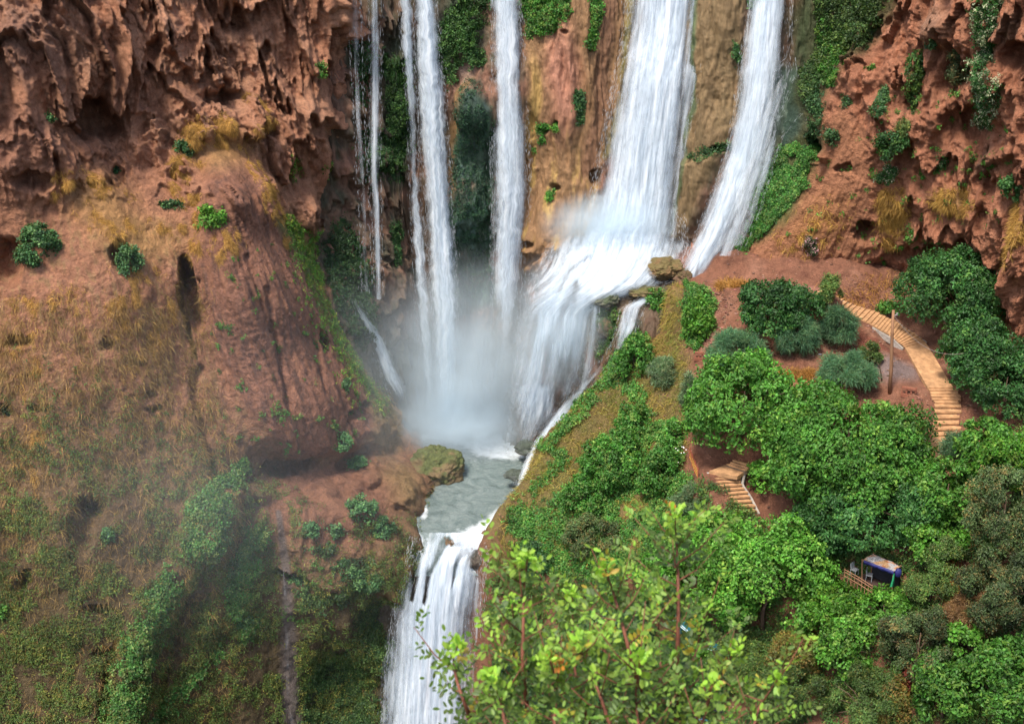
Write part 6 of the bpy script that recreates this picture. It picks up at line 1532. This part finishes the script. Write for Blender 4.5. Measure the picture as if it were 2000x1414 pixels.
def chair(px_, py_, rz, label):
    g = np.array(PZ(px_, py_, zb + 0.02)); root = empty('chair', g, label, 'chair', 'plastic chairs in the shack', rz)
    mb = MB(); mb.box((0, 0, 0.43), (0.45, 0.43, 0.04)); mb.build('seat', M_WHITEP, root)
    mb = MB(); mb.box((0, 0.2, 0.66), (0.44, 0.04, 0.44), 0, -0.15); mb.build('backrest', M_WHITEP, root)
    for sx in (-1, 1):
        for sy in (-1, 1):
            mb = MB(); mb.tube([(sx * 0.22, sy * 0.2, 0), (sx * 0.19, sy * 0.18, 0.42)], 0.022, 5); mb.build('leg', M_WHITEP, root)
chair(1668, 1122, 0.8, 'white plastic chair at the far end behind the stick railing')
chair(1697, 1132, 1.2, 'white plastic chair nearest the middle of the shack')

# teal benches, tarpaulin and crate low on the slope
M_TEAL = plain('teal_paint', (0.02, 0.16, 0.20), 0.5, 0.2, 6)
M_PALE = plain('pale_strip', (0.6, 0.62, 0.62), 0.5, 0.05)
def bench(p0, p1, label, w):
    g0, g1 = on_ground(*p0, 0.6), on_ground(*p1, 0.6); z = max(g0[2], g1[2]) + 0.6
    a, b = PZ(*p0, z), PZ(*p1, z); base = np.array([(a[0] + b[0]) / 2, (a[1] + b[1]) / 2, z - 0.6])
    root = empty('bench', base, label, 'bench', 'teal benches low on the slope')
    v = (b - a); L_ = np.linalg.norm(v); rz = math.atan2(v[1], v[0])
    o_ = np.array([-math.sin(rz), math.cos(rz), 0])
    mb = MB(); mb.box((0, 0, 0.58), (L_, w, 0.06), rz); mb.build('seat', M_TEAL, root)
    mb = MB(); mb.box(tuple(o_ * w * 0.5 + np.array([0, 0, 0.8])), (L_, 0.05, 0.36), rz); mb.build('backrest', M_TEAL, root)
    for s__ in (-0.42, 0.12):
        mb = MB(); mb.box(tuple(o_ * w * s__ + np.array([0, 0, 0.625])), (L_ * 0.96, 0.05, 0.03), rz); mb.build('pale_slat', M_PALE, root)
    for t in (-0.42, 0, 0.42):
        mb = MB(); mb.box(tuple(v / L_ * L_ * t + np.array([0, 0, 0.0])), (0.08, w * 0.8, 1.1), rz); mb.build('leg', M_TEAL, root)
bench((1316, 1209), (1347, 1236), 'upper teal bench glimpsed behind the tallest foreground twig', 0.3)
bench((1383, 1263), (1420, 1283), 'lower teal bench with pale slats behind the foreground leaves', 0.5)
g = on_ground(1368, 1402, 0.8)
n_ = 14; u_, v_ = np.meshgrid(np.linspace(-1, 1, n_), np.linspace(-1, 1, n_)); G = np.stack([u_ * 0.9, v_ * 0.5, 0.8 + 0.25 * np.cos(u_ * 2) + 0.1 * v_], -1); G[..., 2] += 0.12 * fbm(G / 0.4, 3, 6)
o = link('tarpaulin', mesh_np('tarpaulin', G, grid_faces(n_, n_)), plain('sky_blue_tarpaulin', (0.05, 0.28, 0.45), 0.5, 0.2, 5), None, tuple(g)); o.modifiers.new('s', 'SOLIDIFY').thickness = 0.03
tag(o, 'bright blue tarpaulin glimpsed through the foreground leaves at the bottom', 'tarpaulin')
g = on_ground(1405, 1384, 0.5); mb = MB(); mb.box((0, 0, 0.5), (0.8, 0.5, 0.4), -0.5); root = empty('crate', g, 'dark crate with a yellow lid beside the blue tarpaulin', 'crate'); mb.build('box', M_SHADE_CRATE, root)
mb = MB(); mb.box((0.34, -0.2, 0.73), (0.3, 0.34, 0.05), -0.5); mb.build('lid', M_YELLOW, root)
mb = MB(); g = on_ground(1850, 1220, 1.0) + Vector((0, 0, 1.0)); mb.tube([g + Vector(q) for q in [(-0.15, 0, 0.3), (0.02, 0, 0.22), (0.08, 0, 0.05), (0.22, 0, 0.0), (0.24, 0, -0.2), (0.1, 0, -0.9)]], 0.03, 6)
tag(mb.build('hose', M_WHITEP, None, True, tuple(g)), 'short bent white hose sticking out of the bushes', 'hose')
for i, (a, b, lab) in enumerate([(1482, 667, 'white litter under the dark leafy shrub'), (1508, 652, 'tiny white scrap left of the feathery shrub'), (1601, 694, 'white litter between the feathery shrubs'), (1591, 741, 'small white scrap on the dry grass edge'), (1556, 801, 'white scrap between the two big round trees')]):
    g = on_ground(a, b); rng = np.random.default_rng(40 + i)
    Bp = D * (1 + 0.5 * fbm(D * 2 + i, 3, 4 + i))[..., None] * np.array([0.16, 0.1, 0.05])
    me = mesh_np('litter', Bp, grid_faces(10, 16)); tag(link('litter', me, M_WHITEP, None, (g[0], g[1], g[2] + 0.04)), lab, 'litter', 'scraps of litter')

# ================================================================ LOOKOUT LEDGE AND THE TREE GROWING FROM IT
gx, gy = np.meshgrid(np.linspace(-14, 14, 70), np.linspace(-6, 9.5, 50))
gz = CAMZ - 2.4 - 1.0 * np.maximum(gy, -2) - 14 * sm(8.3, 9.5, gy) + 0.35 * fbm(np.stack([gx / 2, gy / 2, gx * 0], -1), 4, 150)
link('lookout_slope', mesh_np('lookout_slope', np.stack([gx, gy, gz], -1), grid_faces(50, 70), np.zeros(gx.shape + (3,)) + (0.28, 0.13, 0.08)), M_SOIL)['kind'] = 'structure'
M_FLEAF = leaf_material('leathery_leaf', 0.5, 0.35)
rng = np.random.default_rng(77)
joint = PY(1318, 1520, 5.0)
base = np.array([joint[0] + 0.15, joint[1] + 0.1, CAMZ - 7.6])
root = empty('tree', base, 'nearest tree with bright lime leaf tips rising in front of the lower fall', 'tree')
mb = MB(); mb.tube([(0, 0, -0.5), (0.02, 0, 1.2), tuple(joint - base - np.array([0, 0, 0.25])), tuple(joint - base + np.array([0, 0, .1]))], [0.13, 0.10, 0.075, 0.05], 10); mb.build('trunk', M_REDBARK, root, True)
def leaflet_set(org, dirn, up, length, npair, size, col, out):
    """a feathered leaf: paired rounded leaflets along a stalk"""
    side = unit(np.cross(dirn, up)[None])[0]
    for k in range(npair + 1):
        t = 0.28 + 0.72 * k / npair
        p = org + dirn * length * t - up * 0.10 * length * t * t
        for sgn in ((-1, 1) if k < npair else (0,)):
            s_ = size * rng.uniform(0.75, 1.15) * (0.75 + 0.35 * math.sin(math.pi * min(t, 0.9)))
            ld = unit((side * sgn * 0.95 + dirn * (0.35 if sgn else 1.0) + up * rng.uniform(0.0, 0.35) + 0.12 * rng.normal(size=3))[None])[0]
            ln = unit(np.cross(ld, np.cross(up, ld) + 0.25 * rng.normal(size=3))[None])[0]
            lb = np.cross(ln, ld)
            c = np.clip(np.array(col) * (1 + 0.13 * rng.normal()) * (1 + 0.06 * rng.normal(size=3)), 0.01, 0.8)
            w = 0.23 * s_
            ring = [(0, 0, 0), (0.25, 0.8, .10), (0.55, 1.0, .14), (0.85, 0.7, .1), (1.0, 0.0, 0), (0.85, -0.7, .1), (0.55, -1.0, .14), (0.25, -0.8, .10)]
            V = [p + ld * s_ * (a + 0.08) + lb * w * b + ln * w * c_ for a, b, c_ in ring] + [p + ld * s_ * 0.58 - ln * w * 0.05]
            out.append((np.array(V), c))
def flush(out, parent, rach):
    n = len(out)
    if not n: return
    V = np.concatenate([o[0] for o in out]); C = np.repeat(np.array([o[1] for o in out])[:, None], 9, 1)
    F8 = np.array([(8, k, (k + 1) % 8) for k in range(8)])
    Fc = (F8[None] + (np.arange(n) * 9)[:, None, None]).reshape(-1, 3)
    link('leaves', mesh_np('leaves', V - base, Fc, C.reshape(-1, 3), smooth=True), M_FLEAF, parent)
LIME, MID, DARK, YEL, ORG = (0.30, 0.52, 0.05), (0.20, 0.30, 0.038), (0.075, 0.13, 0.026), (0.45, 0.38, 0.05), (0.55, 0.20, 0.03)
stems = [  # sight-line polyline from the tip down, distance, density
    ([(1318, 1004), (1322, 1060), (1325, 1150), (1324, 1260), (1320, 1400), (1318, 1520)], 5.0, 1.0, 0.012),
    ([(1182, 1112), (1196, 1150), (1216, 1220), (1236, 1300), (1262, 1370), (1318, 1520)], 4.8, 1.0, 0.011),
    ([(1030, 1092), (1024, 1140), (1022, 1220), (1020, 1310), (1035, 1420), (1120, 1560)], 4.7, 1.0, 0.011),
    ([(893, 1262), (884, 1290), (892, 1330), (908, 1375), (930, 1430), (1040, 1560)], 4.5, 0.9, 0.009),
    ([(1118, 1165), (1120, 1200), (1117, 1270), (1130, 1350), (1160, 1440), (1250, 1560)], 5.3, 0.9, 0.008),
    ([(1436, 1268), (1418, 1300), (1398, 1350), (1360, 1400), (1318, 1500)], 5.1, 0.8, 0.008),
    ([(1518, 1328), (1500, 1350), (1480, 1385), (1470, 1430), (1400, 1540)], 4.8, 0.8, 0.007),
    ([(1288, 1165), (1286, 1230), (1290, 1300), (1300, 1400), (1318, 1500)], 5.4, 0.9, 0.007),
    ([(1128, 1258), (1146, 1300), (1170, 1350), (1195, 1430), (1290, 1560)], 4.5, 1.0, 0.008),
    ([(1075, 1290), (1090, 1340), (1080, 1420), (1120, 1560)], 4.4, 1.0, 0.007),
    ([(960, 1322), (975, 1360), (990, 1430), (1080, 1560)], 4.3, 1.0, 0.007),
    ([(1375, 1200), (1362, 1260), (1345, 1330), (1325, 1430)], 5.5, 0.6, 0.006),
    ([(1250, 1290), (1240, 1360), (1250, 1440), (1300, 1540)], 4.4, 0.9, 0.007),
    ([(1390, 1340), (1380, 1390), (1350, 1460), (1318, 1520)], 4.4, 0.7, 0.007),
    ([(1185, 1230), (1178, 1300), (1200, 1400), (1270, 1520)], 5.6, 0.8, 0.007),
    ([(1000, 1180), (1008, 1260), (1012, 1350), (1060, 1500)], 5.4, 0.7, 0.006),
]
for pl, Yd, dens_, rad_ in stems:
    pts = [PY(a, b, Yd + 0.12 * math.sin(i * 1.7)) for i, (a, b) in enumerate(pl)]
    # finer polyline
    P_ = []
    for i in range(len(pts) - 1):
        for t in np.linspace(0, 1, 6, endpoint=False): P_.append(pts[i] * (1 - t) + pts[i + 1] * t)
    P_.append(pts[-1]); P_ = np.array(P_)
    for _ in range(3): P_[1:-1] = (P_[:-2] + P_[1:-1] * 2 + P_[2:]) / 4
    mb = MB(); mb.tube([tuple(p - base) for p in P_], [0.003 + (rad_ - 0.003) * min(1, i / len(P_) * 1.3) for i in range(len(P_))], 6)
    out = []
    seg = np.r_[0, np.cumsum(np.linalg.norm(np.diff(P_, axis=0), axis=1))]
    vis = seg[-1] * 0.93
    def at(s_): return np.array([np.interp(s_, seg, P_[:, k]) for k in range(3)])
    s_ = 0.0; ang = rng.uniform(0, 6)
    while s_ < vis:
        p = at(s_); ax = unit((at(max(s_ - 0.02, 0)) - at(s_ + 0.02))[None])[0]
        ang += 2.4
        e1 = unit(np.cross(ax, [0.2, 1, 0.1])[None])[0]; e2 = np.cross(ax, e1)
        rd = e1 * math.cos(ang) + e2 * math.sin(ang) * 0.8
        young = math.exp(-s_ / 0.085)
        dirn = unit((rd * (1 - 0.62 * young) + ax * (0.35 + 0.9 * young) + UP * 0.1)[None])[0]
        r_ = rng.random()
        col = mix(np.array(MID), np.array(DARK), np.clip(s_ / 0.35 + 0.25 * rng.normal(), 0, 1))
        col = mix(col, np.array(LIME), min(1, young * 1.5))
        if r_ < 0.03: col = np.array(YEL)
        elif r_ < 0.038: col = np.array(ORG)
        elif young > 0.3 and r_ < 0.14: col = np.array((0.42, 0.30, 0.05))
        if rng.random() < 0.46 * dens_ and s_ > 0.08:          # a side twig
            L2 = rng.uniform(0.10, 0.26); e = p + dirn * L2 + UP * 0.07
            m_ = p + dirn * L2 * 0.5 + UP * 0.01
            mb.tube([tuple(p - base), tuple(m_ - base), tuple(e - base)], [0.0035, 0.0028, 0.0015], 5)
            for q in np.linspace(0.3, 1.0, int(3 + L2 * 12)):
                pp = p * (1 - q) ** 2 + 2 * m_ * q * (1 - q) + e * q * q
                a2 = rng.uniform(0, 6.3); rd2 = e1 * math.cos(a2) + e2 * math.sin(a2)
                d2 = unit((rd2 + dirn * 0.6 + UP * 0.45)[None])[0]
                c2 = mix(np.array(MID) if col[0] > 0.3 else col, np.array(LIME), 0.65 * (q > 0.75) * rng.random())
                leaflet_set(pp, d2, unit((UP + 0.5 * rng.normal(size=3) - 0.3 * np.array([0, 1, 0]))[None])[0], rng.uniform(0.055, 0.10), rng.integers(2, 4), 0.031, c2, out)
        upv = unit((UP * 0.9 + 0.45 * rng.normal(size=3) + np.array([0, -0.45, 0]))[None])[0]
        leaflet_set(p, dirn, upv, rng.uniform(0.07, 0.12) * (1 - 0.35 * young), rng.integers(3, 5), 0.033 * (1 + 0.05 * young), col, out)
        s_ += 0.025 / dens_ * (0.55 + 0.45 * min(1, s_ / 0.1))
    br = mb.build('branch', M_REDBARK, root, True)
    flush(out, br, None)

# ================================================================ SPRAY AND DRIFTING MIST
def mist(name, c, r, dens, seed, label=None, nscale=0.25, edge=0.0, thr=0.42):
    m = bpy.data.materials.new('mist'); m.use_nodes = True; nt = m.node_tree; nt.nodes.clear(); L = nt.links.new
    out = nd(nt, 'ShaderNodeOutputMaterial'); v = nd(nt, 'ShaderNodeVolumePrincipled', inp={'Color': (0.84, 0.94, 1.0, 1), 'Anisotropy': 0.0})
    tc = nd(nt, 'ShaderNodeTexCoord')
    mp = nd(nt, 'ShaderNodeMapping'); L(tc.outputs['Object'], mp.inputs['Vector']); mp.inputs['Scale'].default_value = (1 / r[0], 1 / r[1], 1 / r[2])
    g = nd(nt, 'ShaderNodeTexGradient', gradient_type='SPHERICAL'); L(mp.outputs[0], g.inputs[0])
    n = nd(nt, 'ShaderNodeTexNoise', inp={'Scale': nscale, 'Detail': 2.0, 'Roughness': 0.5})
    L(tc.outputs['Object'], n.inputs['Vector'])
    mr = nd(nt, 'ShaderNodeMapRange', inp={'From Min': thr - 0.17, 'From Max': thr + 0.2, 'To Min': 0.25, 'To Max': 1.6}); L(n.outputs['Fac'], mr.inputs['Value'])
    pw = nd(nt, 'ShaderNodeMath', operation='POWER', inp={1: 1.4}); L(g.outputs['Fac'], pw.inputs[0])
    a = nd(nt, 'ShaderNodeMath', operation='MULTIPLY'); L(pw.outputs[0], a.inputs[0]); L(mr.outputs[0], a.inputs[1])
    b = nd(nt, 'ShaderNodeMath', operation='MULTIPLY', inp={1: dens}); L(a.outputs[0], b.inputs[0])
    L(b.outputs[0], v.inputs['Density']); L(v.outputs[0], out.inputs['Volume'])
    mb = MB(); n_ = 14; V = []; Fs = []
    for i in range(n_ + 1):
        th = math.pi * i / n_
        for j in range(2 * n_):
            ph = math.pi * j / n_
            V.append((r[0] * math.sin(th) * math.cos(ph), r[1] * math.sin(th) * math.sin(ph), r[2] * math.cos(th)))
    for i in range(n_):
        for j in range(2 * n_):
            a0 = i * 2 * n_ + j; a1 = i * 2 * n_ + (j + 1) % (2 * n_)
            Fs.append((a0, a0 + 2 * n_, a1 + 2 * n_, a1))
    mb.add(V, Fs); o = mb.build(name, m); o.location = tuple(c); o['kind'] = 'stuff'
    return o
mist('mist', PY(905, 735, 112.5), (9.5, 5.5, 12.5), 0.30, 1)
mist('mist', PY(880, 835, 111.5), (8.5, 5, 3.4), 0.45, 2, nscale=0.5)
mist('spray', PY(1190, 440, 113.0), (6.5, 2.6, 3.4), 0.8, 3, nscale=0.7)
mist('mist', PY(1085, 640, 108.4), (5.5, 3.0, 7.5), 0.35, 4, nscale=0.4)
mist('mist', PY(420, 900, 80.0), (22, 9, 18), 0.007, 5, nscale=0.06)
mist('mist', PY(720, 690, 108), (6, 5, 9), 0.035, 7, nscale=0.2)
mist('mist', PY(700, 840, 104), (7, 5, 6), 0.035, 8, nscale=0.25)
